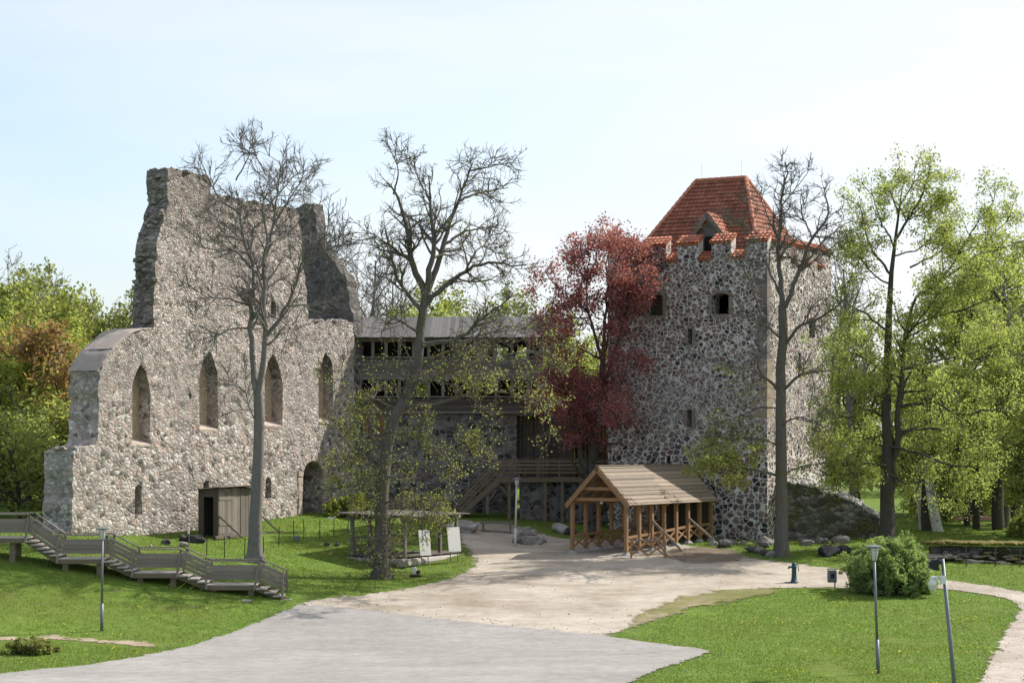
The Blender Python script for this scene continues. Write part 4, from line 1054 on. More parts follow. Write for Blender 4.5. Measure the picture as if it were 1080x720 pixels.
# ------------------------------------------------------------------ open timber shelter
def shelter():
    A = np.array([5.52, 98.0]); ds = np.array([.533, .846]); dg = np.array([-.846, .533])   # near right eave corner, along the ridge, across the gable
    L, Wg = 9.25, 3.5
    root = thing('timber_shelter', 'open fresh timber shelter with a board saddle roof before the tower', 'shelter', (A[0] + ds[0]*4 + dg[0]*1.7, A[1] + ds[1]*4 + dg[1]*1.7, g1(6.5, 102)))
    fr = lambda s, q, z: np.array([A[0] + ds[0]*s + dg[0]*q, A[1] + ds[1]*s + dg[1]*q, z])
    ze, zr = 2.39, 4.21; S3 = [*ds, 0]; G3 = [*dg, 0]
    # roof: overlapping boards on both slopes
    for side in (0, 1):
        m = M(); e0 = fr(0, 0 if side == 0 else Wg, ze); top = fr(0, Wg / 2, zr); d = top - e0; LL = np.linalg.norm(d); d = d / LL
        nn = np.cross(np.array(S3), d); nn *= np.sign(nn[2]); n = 20
        for i in range(n):
            s = 0.0; 
            for La in (4.4 + rng.uniform(-.2, .2), 99):
                La = min(La, L - s); c = e0 + d * ((i + .5) * LL / n) + np.array(S3) * (s + La / 2) + nn * (.03 + (.012 if i % 2 else 0))
                m.box(c, (La - .006, LL / n + .03, .03), [S3, d * math.cos(.09) - nn * math.sin(.09), nn * math.cos(.09) + d * math.sin(.09)]); s += La
        m.build('roof_slope', M_ROOFWOOD, root)
        for s, nm in ((-.03, 'barge_board'), (L + .02, 'barge_board')):
            m = M(); m.bar(e0 + np.array(S3) * s - nn * .09 - d * .05, top + np.array(S3) * s - nn * .09, .05, .2, up=nn); m.build(nm, M_NEWWOOD, root)
        m = M()
        for s in np.arange(.5, L - .2, 1.15): m.bar(e0 + np.array(S3) * s - nn * .08, top + np.array(S3) * s - nn * .08, .07, .13, up=nn)
        m.build('rafters', M_NEWWOOD, root)
    m = M(); m.bar(fr(-.02, Wg/2 - .0, zr + .05), fr(L, Wg/2, zr + .05), .18, .04); m.build('ridge_board', M_ROOFWOOD, root)
    qa, qb = .28, Wg - .28
    for q in (qa, qb):
        m = M(); m.bar(fr(.1, q, ze + .14), fr(L - .1, q, ze + .14), .15, .17); m.build('wall_plate', M_NEWWOOD, root)
        for i in range(8):
            s = .18 + i * 1.26; b = fr(s, q, 0); zg = g1(b[0], b[1])
            m = M(); m.box((b[0], b[1], (zg + .14 + ze + .06) / 2), (.16, .16, ze - .08 - zg), [S3, G3, [0, 0, 1]]); m.build('post', M_NEWWOOD, root)
            m = M(); m.lathe((b[0], b[1], zg - .1), [(.26, 0), (.24, .14), (.14, .25)], 8); m.build('footing', M_CONC, root)
            if i < 7:
                b2 = fr(s + 1.26, q, 0); z2 = g1(b2[0], b2[1])
                m = M(); m.bar((b[0], b[1], zg + .85), (b2[0], b2[1], z2 + .85), .06, .12)
                if i or q == qb or True:
                    m.bar((b[0], b[1], zg + .25), (b2[0], b2[1], z2 + .8), .05, .09); m.bar((b[0], b[1], zg + .8), (b2[0], b2[1], z2 + .25), .045, .085)
                m.build('cross_rail', M_NEWWOOD, root)
    for s in (.18, 3.96, 7.74):
        m = M(); m.bar(fr(s, qa - .12, ze + .27), fr(s, qb + .12, ze + .27), .13, .16); m.build('tie_beam', M_NEWWOOD, root)
    m = M(); m.bar(fr(.15, .75, ze + .78), fr(.15, Wg - .75, ze + .78), .1, .15); m.build('collar_beam', M_NEWWOOD, root)
    # outward struts propping the right side
    for s in (2.7, 6.48):
        a = fr(s, qa, 1.65); b = fr(s + .3, qa - 1.55, 0); b[2] = g1(b[0], b[1])
        m = M(); m.bar(a, b, .09, .1); m.build('strut', M_ROOFWOOD, root)
    # the dark boarding at the far end
    m = M(); n = 14
    for i in range(n): m.box(fr(L - .25, qa + (i + .5) * (qb - qa) / n, 1.45), (.03, (qb - qa) / n - .01, 2.0), [S3, G3, [0, 0, 1]])
    m.build('end_boarding', M_DARKWOOD, root)
    # a lamp under the gable
    m = M(); m.lathe(fr(.4, Wg/2, ze + .05), [(.05, 0), (.09, .06), (.03, .14)], 10); tag(m.build('hanging_lamp', M_WHITE), 'little white lamp hanging under the shelter gable', 'lamp')
    # loose barrier with crossed boards in front of the right side
    b0 = G(665, 588); b1 = G(702, 588)
    br = thing('cross_barrier', 'short sawn timber barrier with crossed boards at the shelter corner', 'barrier', (*((b0 + b1)[:2] / 2), b0[2]))
    e = b1 - b0; hh = np.array([0, 0, .82])
    m = M(); m.bar(b0 + hh, b1 + hh, .09, .08); m.build('top_rail', M_ROOFWOOD, br)
    m = M()
    for a, b in ((0, .5), (.5, 1)):
        m.bar(b0 + e * a + [0, 0, .1], b0 + e * b + [0, 0, .75], .04, .09); m.bar(b0 + e * a + [0, .05, .75], b0 + e * b + [0, .05, .1], .04, .09)
    m.build('crossed_boards', M_NEWWOOD, br)
    for t in (0.02, .98):
        m = M(); p = b0 + e * t; m.box(p + [0, 0, .4], (.09, .09, .82)); m.build('leg', M_NEWWOOD, br)
    m = M(); q = b1 + np.array([-.05, .35, 0]); m.bar(q + [-.3, 0, .7], q + [.2, -.1, .02], .07, .07); m.build('prop', M_NEWWOOD, br)
shelter()

# ------------------------------------------------------------------ small platform pavilion and its two boards
def pavilion():
    f = G(428, 598.5); LU, LV, Hd = 3.1, 4.7, .52
    root = thing('log_platform_pavilion', 'small open timber platform on logs under a thin flat board roof', 'pavilion', f)
    fr = lambda a, b, z: np.array([f[0] - U[0]*a + V[0]*b, f[1] - U[1]*a + V[1]*b, f[2] + z])
    AX = [[*V, 0], [*(-U), 0], [0, 0, 1]]
    m = M(); n = 15
    for i in range(n): m.box(fr((i + .5) * LU / n, LV / 2, Hd), (LV, LU / n - .015, .06), AX)
    m.build('deck', M_GREYWOOD, root)
    for a in (.05, LU - .05):
        m = M(); m.tube([fr(a, -.3, .22), fr(a, LV + .3, .24)], .19, 10); m.build('log', M_STAIRWOOD, root)
    for bb in (-.12, LV + .05):
        m = M(); m.tube([fr(-.3, bb, .27), fr(LU + .3, bb, .27)], .15, 10); m.build('cross_log', M_STAIRWOOD, root)
    for a in (.12, LU - .12):
        for b in (.1, LV / 3, LV * 2 / 3, LV - .1):
            m = M(); m.box(fr(a, b, 1.3), (.14, .14, 1.75), AX); m.build('post', M_GREYWOOD, root)
    for a in (.12, LU - .12):
        m = M(); m.bar(fr(a, -.2, 2.2), fr(a, LV + .2, 2.2), .12, .14); m.build('plate_beam', M_GREYWOOD, root)
    m = M(); n = 16
    for i in range(n):
        b = -.3 + (i + .5) * (LV + .45) / n
        m.bar(fr(-.5, b, 2.34 + rng.uniform(-.01, .01)), fr(LU + .5, b, 2.44 + rng.uniform(-.01, .01)), (LV + .45) / n - .012, .04)
    m.build('roof', M_GREYWOOD, root)
    m = M(); a = LU - .12
    for z in (.95, 1.3): m.bar(fr(a, .1, z), fr(a, LV - .1, z), .05, .06); 
    for z in (.85, 1.25): m.bar(fr(.12, LV - .1, z), fr(a, LV - .1, z), .05, .06); m.bar(fr(LU * .55, .1, z), fr(a, .1, z), .05, .06)
    for t in np.linspace(.08, .92, 9): m.bar(fr(a, LV * t, Hd), fr(a, LV * t, 1.3), .035, .035)
    for t in np.linspace(.6, .95, 4): m.bar(fr(a * t, .1, Hd), fr(a * t, .1, 1.25), .035, .035)
    m.build('railing', M_GREYWOOD, root)
    for x0, x1, y0, y1, yl, lab in ((442.2, 453.6, 558.5, 585.5, 597, 'pale blank info board on two thin legs nearest the budding oak'), (472.3, 485.2, 555.5, 581.3, 593, 'pale blank info board on two thin legs farther from the budding oak')):
        c = G((x0 + x1) / 2, yl); Y = c[1]; k = Y / F
        o = thing('info_board', lab, 'board', c, 'info boards at the pavilion')
        w = (x1 - x0) * k * 1.22; zt = CAMZ - (y0 - HZ) * k; zb = CAMZ - (y1 - HZ) * k
        d = np.array([.8, .6, 0]); n_ = np.array([.6, -.8, 0]); tl = np.array([0, 0, 1.]) - .14 * n_; tl /= np.linalg.norm(tl)
        m = M(); m.box((c[0], c[1], (zt + zb) / 2), (w, .035, zt - zb), [d, np.cross(tl, d), tl]); m.build('panel', M_SIGN, o)
        for sg in (-.3, .3):
            m = M(); q = c + d * w * sg; m.box((q[0], q[1] + .12, (c[2] + zt) / 2 - .25), (.04, .04, zt - c[2] - .5)); m.build('leg', M_STEEL, o)
pavilion()

# ------------------------------------------------------------------ lamps, camera pole, pump, bin
def lamp(base, top, Y_=None, label='', r=.045, mt=None):
    mt = mt or M_STEEL
    b = G(*base) if Y_ is None else px(base[0], base[1], Y_)
    Y = b[1]; t = px(top[0], top[1], Y)
    root = thing('park_lamp', label, 'street lamp', b, 'grey park lamps')
    d = (t - b); L = np.linalg.norm(d); d /= L
    k = L / 4.0
    m = M(); m.tube([b - d * .1, b + d * 1.05 * k], r * 1.35, 10); m.tube([b + d * 1.05 * k, b + d * (L - .5 * k)], [r, r * .85], 10); m.build('pole', mt, root, True)
    q = b + d * (L - .52 * k)
    m = M(); m.lathe(q, [(.05*k, 0), (.085*k, .02), (.13*k, .38*k), (.12*k, .40*k)], 14); m.build('lamp_glass', M_GLASS, root, True)
    m = M(); m.lathe(q + d * .40 * k, [(.12*k, 0), (.255*k, .02*k), (.255*k, .04*k), (.07*k, .08*k), (.03*k, .1*k)], 18); m.build('lamp_hood', M_STEEL, root)
    m = M()
    for a in range(4): th = a * math.pi / 2 + .4; v = np.array([math.cos(th), math.sin(th), 0]); m.bar(q + v * .09 * k, q + v * .135 * k + d * .4 * k, .015, .015)
    m.build('lamp_cage', M_STEEL, root)
lamp((107.3, 665), (108.2, 554.5), label='grey park lamp standing before the boardwalk stair')
lamp((926.3, 710), (921.5, 573), label='grey park lamp standing before the big round bush')
lamp((543.2, 576), (545.2, 503), label='pale thin park lamp in front of the landing stair', r=.055, mt=M_GLASS)

def cctv():
    Y = 52.0; b = px(1011.5, 766, Y); b[2] = g1(b[0], b[1]); t = px(994.0, 589, Y)
    root = thing('camera_pole', 'leaning grey pole carrying a black floodlight and a white dome camera', 'camera pole', b)
    d = (t - b); L = np.linalg.norm(d); d /= L
    m = M(); m.tube([b - d * .2, t], [.062, .045], 12); m.build('pole', M_STEEL, root, True)
    k = Y / F; P = lambda x, y, dy=0: px(x, y, Y + dy)
    m = M(); m.bar(P(979, 594, -.1), P(989.5, 590.5, -.1), .28, .1, up=(.35, 0, 1)); m.box(P(985, 595.5, -.12), (.20, .26, .23), [[.94, 0, -.34], [0, 1, 0], [.34, 0, .94]]); m.build('floodlight', M_BLACK, root)
    m = M(); m.bar(P(988, 593.5), P(994.5, 592), .06, .08); m.box(P(987.5, 599.5, -.05), (.14, .1, .07)); m.build('floodlight_bracket', M_BLACK, root)
    m = M(); m.tube([P(982.5, 612.5, -.05), P(983, 609, -.05), P(987, 608.8, -.04), P(994.5, 610.5)], .045, 8); m.box(P(994.3, 611, -.04), (.13, .16, .2)); m.build('camera_arm', M_WHITE, root)
    m = M(); c = P(983.6, 623, -.05); m.lathe(c, [(.0, 0), (.055, .01), (.085, .05), (.095, .10)], 16); m.build('camera_dome', M_GLASS, root, True)
    m = M(); m.lathe(c + [0, 0, .10], [(.10, 0), (.10, .12), (.07, .17), (.03, .2)], 16); m.build('camera_housing', M_WHITE, root, True)
cctv()

def pump():
    b = G(837.5, 614.5)
    root = thing('water_pump', 'dark teal cast iron water pump on the gravel', 'pump', b)
    m = M(); m.lathe(b, [(.2, -.02), (.2, .05), (.14, .09), (.105, .3), (.1, .62), (.125, .66), (.125, .70), (.105, .72), (.105, .82), (.075, .87), (.02, .89)], 14); m.build('column', M_TEAL, root, True)
    m = M(); m.tube([b + [-.08, 0, .68], b + [-.2, -.02, .70], b + [-.25, -.02, .62]], [.045, .045, .05], 8); m.build('spout', M_TEAL, root)
    m = M(); m.tube([b + [.08, 0, .78], b + [.16, 0, .82], b + [.2, 0, .5]], .018, 6); m.build('handle', M_TEAL, root)
    m = M(); m.box(b + [-.16, -.1, .02], (.5, .4, .05)); m.build('drain_slab', M_BLACK, root)
pump()
def bin_():
    b = G(877.5, 620.5)
    root = thing('litter_bin', 'small grey square litter bin on a post beside the bush', 'bin', b)
    m = M(); m.box(b + [0, 0, .52], (.36, .34, .5)); m.build('box', M_BINGREY, root, bevel=.02)
    m = M(); m.box(b + [0, 0, .83], (.42, .4, .03)); 
    for sx in (-.15, .15): m.box(b + [sx, .1, .79], (.03, .03, .08))
    m.build('lid', M_STEEL, root)
    m = M(); m.box(b + [.12, 0, .15], (.05, .05, .34)); m.build('post', M_STEEL, root)
    m = M(); m.box(b + [0, -.172, .55], (.16, .01, .2)); m.build('plate', M_BLACK, root)
bin_()

def small_things():
    # leaning pole by the tower foot
    a = px(777.5, 561, 102.5); b = G(801, 575.5)
    m = M(); m.bar(a, b, .09, .07); tag(m.build('leaning_plank', M_ROOFWOOD), 'pale plank leaning down over the stones at the tower foot', 'plank')
    # ground spot on the grass before the pavilion
    b = G(438, 608)
    root = thing('ground_floodlight', 'small black and white floodlight box on the grass edge', 'floodlight', b)
    m = M(); m.box(b + [0, 0, .05], (.5, .35, .09)); m.build('base', M_BLACK, root)
    m = M(); m.box(b + [-.02, 0, .26], (.2, .16, .36), [[.95, 0, .3], [0, 1, 0], [-.3, 0, .95]]); m.build('housing', M_WHITE, root, bevel=.02)
    m = M(); m.box(b + [.13, -.02, .2], (.16, .2, .16)); m.build('lens_hood', M_BLACK, root)
    # flat drain lid on the bank
    b = G(260, 634); m = M(); m.box(b + [0, 0, .03], (.35, .3, .08)); tag(m.build('drain_lid', M_CONC), 'little pale concrete drain lid in the grass below the stair', 'drain lid')
    # thin stakes on the lawn
    st = [(199, 583), (218, 586), (237, 588), (258, 590), (278, 588), (294, 577), (310, 569.5), (320.5, 568.5), (337, 568), (352, 566), (367, 561)]
    wh = ['first at the left by the dark boulders', 'before the shed door', 'before the middle of the plank shed', 'just left of the tall bare trunk', 'just right of the tall bare trunk', 'at the end of the log runner', 'at the left of the arched doorway', 'under the left jamb of the arched doorway', 'under the arched doorway', 'carrying a small white plate', 'nearest the platform pavilion']
    sgrp = 'thin stakes fencing the lawn by the chapel wall'
    for i, (x, y) in enumerate(st):
        b = G(x, y); h = .95
        root = thing('lawn_stake', 'thin dark stake in the lawn, ' + wh[i], 'stake', b, sgrp)
        m = M(); m.bar(b - [0, 0, .1], b + [rng.uniform(-.03, .03), 0, h], .035, .035); m.build('shaft', M_BLACK if i else M_GREYWOOD, root)
        if i in (0, 9):
            m = M(); m.box(b + [0 if i == 0 else -.12, -.03, h - .02], (.08 if i == 0 else .32, .05, .16 if i == 0 else .1)); m.build('plate', M_WHITE, root)
    b = G(313, 570); m = M(); m.box(b + [0, 0, .12], (.26, .22, .24)); m.cur = 0; tag(m.build('grey_box', M_BINGREY, bevel=.02), 'small dark grey box on the lawn before the arched doorway', 'box')
small_things()

# ------------------------------------------------------------------ boulders and stones, one by one
def rocks():
    def rock(x, y, r, lab, mat=ST_ROCK, sq=(1.15, .9, .7), grp=None, dz=0):
        r = r * .68; b = G(x, y); m = M(); rock_into(m, b + [0, 0, r * .35 + dz * .68], r, sq, sub=3)
        o = m.build('boulder', mat); tag(o, lab, 'boulder', grp)
    D = ST_ROCKD
    rock(176, 574, .38, 'dark flat boulder left of the shed, the leftmost one', D); rock(193, 570, .42, 'dark rounded boulder left of the shed, the middle one', D)
    rock(206, 572, .55, 'biggest dark boulder, touching the shed corner', D); rock(194, 576, .28, 'pale small stone lying before the dark boulders by the shed')
    rock(159, 577, .2, 'small grey stone in the grass behind the stair rail')
    g_ = 'stones piled at the foot of the tower'
    for x, y, r, l in ((752, 575, .35, 'grey stone at the tower foot beside the shelter strut'), (763, 577, .62, 'dark large stone at the tower foot right of the shelter'), (772, 574, .42, 'pale stone at the tower foot just under the leaning plank top'), (757, 573, .3, 'small pale stone tucked between the shelter and the dark stone'),
                       (784, 574, .3, 'small stone at the tower foot behind the leaning plank'), (805, 573, .5, 'pale stone behind the heap at the bare tree'), (813, 574, .4, 'grey stone touching the left of the big bare trunk')):
        rock(x, y, r, l, D if 'dark' in l else ST_ROCK, grp=g_)
    g_ = 'stone heap left of the big bare trunk'
    for x, y, r, dz, l in ((794, 582, .42, 0, 'dark stone at the left end of the heap by the bare trunk'), (800, 583, .45, .05, 'pale stone at the front of the heap by the bare trunk'), (806, 581, .4, .32, 'topmost stone of the heap by the bare trunk'), (806, 585, .38, 0, 'lowest dark stone of the heap by the bare trunk'), (816, 587, .42, 0, 'round pale stone at the right end of the heap by the bare trunk')):
        rock(x, y, r, l, D if 'dark' in l else ST_ROCK, grp=g_, dz=dz)
    g_ = 'stones in the grass below the wall stump'
    for x, y, r, l in ((848, 573, .4, 'pale stone below the wall stump, leftmost'), (852, 575, .42, 'grey stone below the wall stump, second from the left'), (863, 573, .45, 'grey stone below the wall stump, third from the left'), (874, 586, .7, 'wide dark boulder lying in the grass left of the bush'), (888, 583, .55, 'brown boulder right behind the wide dark one'), (885, 573, .62, 'tall mossy stone block under the wall stump'), (869, 572.5, .35, 'small stone below the wall stump')):
        rock(x, y, r, l, D if 'dark' in l else ST_ROCK, (1.2, .9, .75), g_)
    g_ = 'heap of pale rubble behind the pale thin lamp'
    for k, (x, y, r, dz) in enumerate(((549, 573, .5, 0), (556, 574, .55, 0), (563, 573, .5, 0), (553, 572, .42, .4), (560, 571, .48, .4), (556, 570, .36, .7), (568, 574, .36, 0), (543, 572, .36, 0), (572, 572, .3, 0))):
        rock(x, y, r, ('left foot stone of the rubble heap behind the thin lamp', 'middle foot stone of the rubble heap behind the thin lamp', 'right foot stone of the rubble heap behind the thin lamp', 'second-layer left stone of the rubble heap behind the thin lamp', 'second-layer right stone of the rubble heap behind the thin lamp', 'topmost stone of the rubble heap behind the thin lamp', 'small stone at the right of the rubble heap', 'small stone at the left of the rubble heap, beside the lamp pole', 'outlying right stone of the rubble heap')[k], ST_ROCK, (1.2, .9, .85), g_, dz)
    rock(594, 561, .7, 'broad grey boulder left of the shelter, right of the rubble heap', ST_ROCK); rock(602, 563, .5, 'lower boulder touching the broad grey one left of the shelter', ST_ROCKD)
    rock(486, 561, .8, 'broad brownish boulder behind the platform pavilion', ST_ROCK, (1.5, 1, .7)); rock(345, 575, .2, 'left one of two small dark stones on the lawn', D); rock(356, 575, .22, 'right one of two small dark stones on the lawn', D)
    # rough timber bench-like trestle under the landing
    b = G(524, 561); root = thing('timber_trestle', 'low dark timber trestle under the landing stair', 'trestle', b)
    m = M(); m.box(b + [0, 0, .5], (1.7, .6, .1)); m.build('top', M_GREYWOOD, root)
    for sx in (-.7, .7):
        m = M(); m.box(b + [sx, 0, .22], (.1, .5, .46)); m.build('leg', M_GREYWOOD, root)
rocks()
# ------------------------------------------------------------------ trees
def nrm(a): return a / np.maximum(np.linalg.norm(a, axis=-1, keepdims=True), 1e-9)
def grow(S, D, L, Rd, m, wander, up, taper=.3):
    n = len(S); P = np.empty((n, m, 3)); P[:, 0] = S; d = nrm(D)
    curl = rng.normal(size=(n, 3)) * wander * .5
    for i in range(1, m):
        d = nrm(d + rng.normal(size=(n, 3)) * wander + curl + np.array([0, 0, up]))
        P[:, i] = P[:, i - 1] + d * (L / (m - 1))[:, None]
    R = Rd[:, None] * np.linspace(1, taper, m)[None]
    return P, R
def spawn(P, R, cnt, t0, t1, a0, a1, lo, hi, rf=.6, flat=.0, tipshort=.55):
    n, m, _ = P.shape
    rep = np.repeat(np.arange(n), np.maximum(cnt, 0)); k = len(rep)
    t = (t0 + (t1 - t0) * rng.random(k)) * (m - 1); i = np.minimum(t.astype(int), m - 2); fr = t - i
    S = P[rep, i] * (1 - fr)[:, None] + P[rep, i + 1] * fr[:, None]
    T = nrm(P[rep, i + 1] - P[rep, i]); r = R[rep, i] * (1 - fr) + R[rep, i + 1] * fr
    A = nrm(np.cross(T, nrm(rng.normal(size=(k, 3)))))
    ang = R_(1) * rng.uniform(a0, a1, k)
    D = T * np.cos(ang)[:, None] + A * np.sin(ang)[:, None]
    D[:, 2] *= 1 - flat
    L = rng.uniform(lo, hi, k) * (1 - tipshort * (t / (m - 1) - t0))
    return S, D, L, r * rf, rep
def resample(pts, m):
    pts = np.array(smooth_line(list(pts), 6)); s = np.r_[0, np.cumsum(np.linalg.norm(np.diff(pts, axis=0), axis=1))]
    u = np.linspace(0, s[-1], m); return np.c_[[np.interp(u, s, pts[:, j]) for j in range(3)]].T
def leaves(P, per, size, spread, flat=.35, t0=.2):
    n, m, _ = P.shape; rep = np.repeat(np.arange(n), per); k = len(rep)
    t = (t0 + (1 - t0) * rng.random(k)) * (m - 1); i = np.minimum(t.astype(int), m - 2); fr = (t - i)[:, None]
    C = P[rep, i] * (1 - fr) + P[rep, i + 1] * fr + rng.normal(size=(k, 3)) * spread
    N = nrm(rng.normal(size=(k, 3)) + np.array([0, 0, flat])); A = nrm(np.cross(N, rng.normal(size=(k, 3)))); B = np.cross(N, A)
    s = (size * rng.uniform(.6, 1.35, k))[:, None]
    q = np.stack([C - A * s, C - B * s * .55 + A * s * .1, C + A * s, C + B * s * .55 + A * s * .1], 1).reshape(-1, 3)
    tint = np.repeat(np.repeat(rng.random(n), per) * .6 + rng.random(k) * .4, 4)
    return q, np.arange(k * 4).reshape(-1, 4), tint
class Tree:
    def __init__(s): s.tv = []; s.tf = []; s.tn = 0; s.bv = []; s.bf = []; s.bn = 0; s.lv = []; s.lt = []
    def wood(s, P, R, k, fine=False):
        v, q = tube_batch(P, R, k)
        if fine: s.bf.append(q + s.bn); s.bv.append(v); s.bn += len(v)
        else: s.tf.append(q + s.tn); s.tv.append(v); s.tn += len(v)
    def leaf(s, P, per, size, spread, **kw):
        if not np.isscalar(per): pass
        q, f, t = leaves(P, per, size, spread, **kw); s.lv.append(q); s.lt.append(t)
    def build(s, root, bark_, leafmat=None, twig=None):
        np_mesh('trunk', np.concatenate(s.tv), np.concatenate(s.tf), bark_, root, smooth=True)
        if s.bv: np_mesh('branches', np.concatenate(s.bv), np.concatenate(s.bf), twig or bark_, root)
        if s.lv:
            v = np.concatenate(s.lv); np_mesh('crown', v, np.arange(len(v)).reshape(-1, 4), leafmat, root, {'tint': np.concatenate(s.lt)})

def traced(name, label, cat, base, limbs, Y, bark_, spec, leafmat=None, group=None, flare=1.4, trim=1.0):
    """limbs: list of (pixel polyline, start radius, end radius, depth bend); each springs from its own place on an earlier one"""
    b = G(*base) if Y is None else px(base[0], base[1], Y); Y = b[1]
    root = thing(name, label, cat, b, group); T = Tree(); LP = []; LR = []; dep = {}
    placed = []
    for j, (pts, r0, r1, dy) in enumerate(limbs):
        n = len(pts)
        # start depth: that of the nearest point already placed
        y0 = 0.0
        if placed:
            pp = np.array([(q[0], q[1]) for q in placed]); dd = np.hypot(pp[:, 0] - pts[0][0], pp[:, 1] - pts[0][1]); y0 = placed[int(np.argmin(dd))][2]
        W = []
        for i, (x, y) in enumerate(pts):
            off = y0 + dy * (i / max(n - 1, 1)) ** 1.1
            W.append(px(x, y, Y + off)); placed.append((x, y, off))
        W = np.array(W)
        if j == 0: W[0] = b - [0, 0, .15]
        m = 16; P = resample(W, m) if j else resample(W, 320)[(319 * np.linspace(0, 1, m) ** 1.9).astype(int)]
        if j and not leafmat is L_RED: P = P[0] + (resample(P, 160)[:int(160 * trim)] [np.linspace(0, int(160 * trim) - 1, m).astype(int)] - P[0])
        P = P; seg = np.linalg.norm(P[-1] - P[0])
        jit = rng.normal(size=(m, 3)) * (.012 * seg if j else .004 * seg); jit[0] = 0; P = P + jit * .5
        R = np.linspace(r0 * (.86 if j == 0 else .74), r1 * (.8 if j == 0 else .7), m) if j else r1 * .8 + (r0 * .86 - r1 * .8) * np.linspace(1, 0, m)
        if j == 0: hgt = P[:, 2] - P[0, 2]; R = r1 * .8 + (r0 * .86 - r1 * .8) * (1 - hgt / hgt[-1]) + r0 * (flare - 1) * 1.5 * np.exp(-hgt / .42)
        LP.append(P); LR.append(R)
    tv, tq = tube_batch(np.array(LP[:1]), np.array(LR[:1]), 20)
    tv = tv.reshape(16, 20, 3); th = np.arange(20) / 20 * 2 * math.pi; ph = rng.uniform(0, 6.28, 3)
    for i in range(16):                                   # root buttresses fading into a slightly fluted trunk
        hh = LP[0][i, 2] - LP[0][0, 2]; a = .34 * math.exp(-hh / .4) + .05
        lobe = np.cos(4 * th + ph[0]) * .6 + np.cos(7 * th + ph[1]) * .4
        tv[i] = LP[0][i] + (tv[i] - LP[0][i]) * (1 + a * lobe)[:, None]
    T.tv.append(tv.reshape(-1, 3)); T.tf.append(tq); T.tn = len(tv.reshape(-1, 3))
    if len(LP) > 1: T.wood(np.array(LP[1:]), np.array(LR[1:]), 8)
    spec(T, np.array(LP), np.array(LR))
    T.build(root, bark_, leafmat)
    return root
def lens(P): return np.linalg.norm(np.diff(P, axis=1), axis=2).sum(1)

# --- tall bare tree before the chapel wall
def sp_bare(d2, l2, d3, l3, d4, l4, wander=.16, up=.06, minr=.011, skip=1, t0=.25, ang=(25, 60), bud=None):
    def f(T, LP, LR):
        S, D, L, Rr, _ = spawn(LP[skip:], LR[skip:], np.ceil(lens(LP[skip:]) * d2 * 1.15).astype(int), t0, 1.0, *ang, *l2, .62, tipshort=.7)
        P2, R2 = grow(S, D, L, np.maximum(Rr, .02), 8, wander, up); T.wood(P2, np.maximum(R2, minr * 1.3), 5)
        S, D, L, Rr, _ = spawn(P2, R2, np.round(lens(P2) * d3).astype(int), .12, 1.0, *ang, *l3, .6)
        P3, R3 = grow(S, D, L, np.maximum(Rr, .02), 6, wander * 1.15, up); T.wood(P3, np.maximum(R3, minr), 4, True)
        S, D, L, Rr, _ = spawn(P3, R3, np.round(lens(P3) * d4).astype(int), .1, 1.0, *ang, *l4, .6)
        P4, R4 = grow(S, D, L, np.maximum(Rr, .012), 4, wander * 1.2, up); T.wood(P4, np.maximum(R4, minr * .75), 3, True)
        if bud: bud(T, LP, P2, P3, P4)
    return f
L1 = [([(268,592),(270,540),(272,480),(273,440),(271.5,414)], .36, .26, 0),
      ([(271.5,416),(267,385),(265.5,345),(265,310),(266.5,280),(258,252),(252,223),(248,187),(240,163)], .2, .03, 1.2),
      ([(272,416),(278,385),(279,335),(278.5,290),(279.5,257),(280,222),(283,182),(280,155)], .2, .03, -1),
      ([(279,280),(287,240),(293,203),(295,168),(292,150)], .1, .025, 1.5), ([(279,358),(300,327),(313,293),(323,268),(347,247),(367,233)], .13, .03, -3),
      ([(327,270),(350,262),(380,247)], .06, .02, -1.5), ([(266,283),(247,264),(223,263),(190,253)], .09, .02, -2.5), ([(263,322),(240,315),(212,314),(188,312)], .07, .02, -3),
      ([(263,346),(243,347),(224,358),(212,369)], .06, .02, -2), ([(253,226),(230,208),(213,173),(203,163)], .08, .02, 2), ([(280,222),(295,203),(308,188),(327,172)], .08, .02, 2),
      ([(288,238),(305,210),(318,190),(322,165)], .07, .02, -2), ([(267,280),(250,240),(232,235),(215,222)], .07, .02, 3), ([(280,260),(305,245),(325,222),(345,212)], .07, .02, 3),
      ([(249,190),(262,165),(262,148)], .05, .02, -1), ([(281,185),(268,160),(266,150)], .05, .02, 1), ([(283,330),(305,345),(318,362)], .05, .018, 2.5), ([(272,450),(258,420),(245,408),(232,410)], .045, .015, -2)]
traced('bare_tree', 'tall slender bare tree with a forked trunk before the chapel wall', 'tree', (268,592), L1, None, M_BARK1, sp_bare(2.0, (1.0, 2.6), 3.2, (.6, 1.4), 8, (.28, .75), .085, .03, .007), trim=.84)

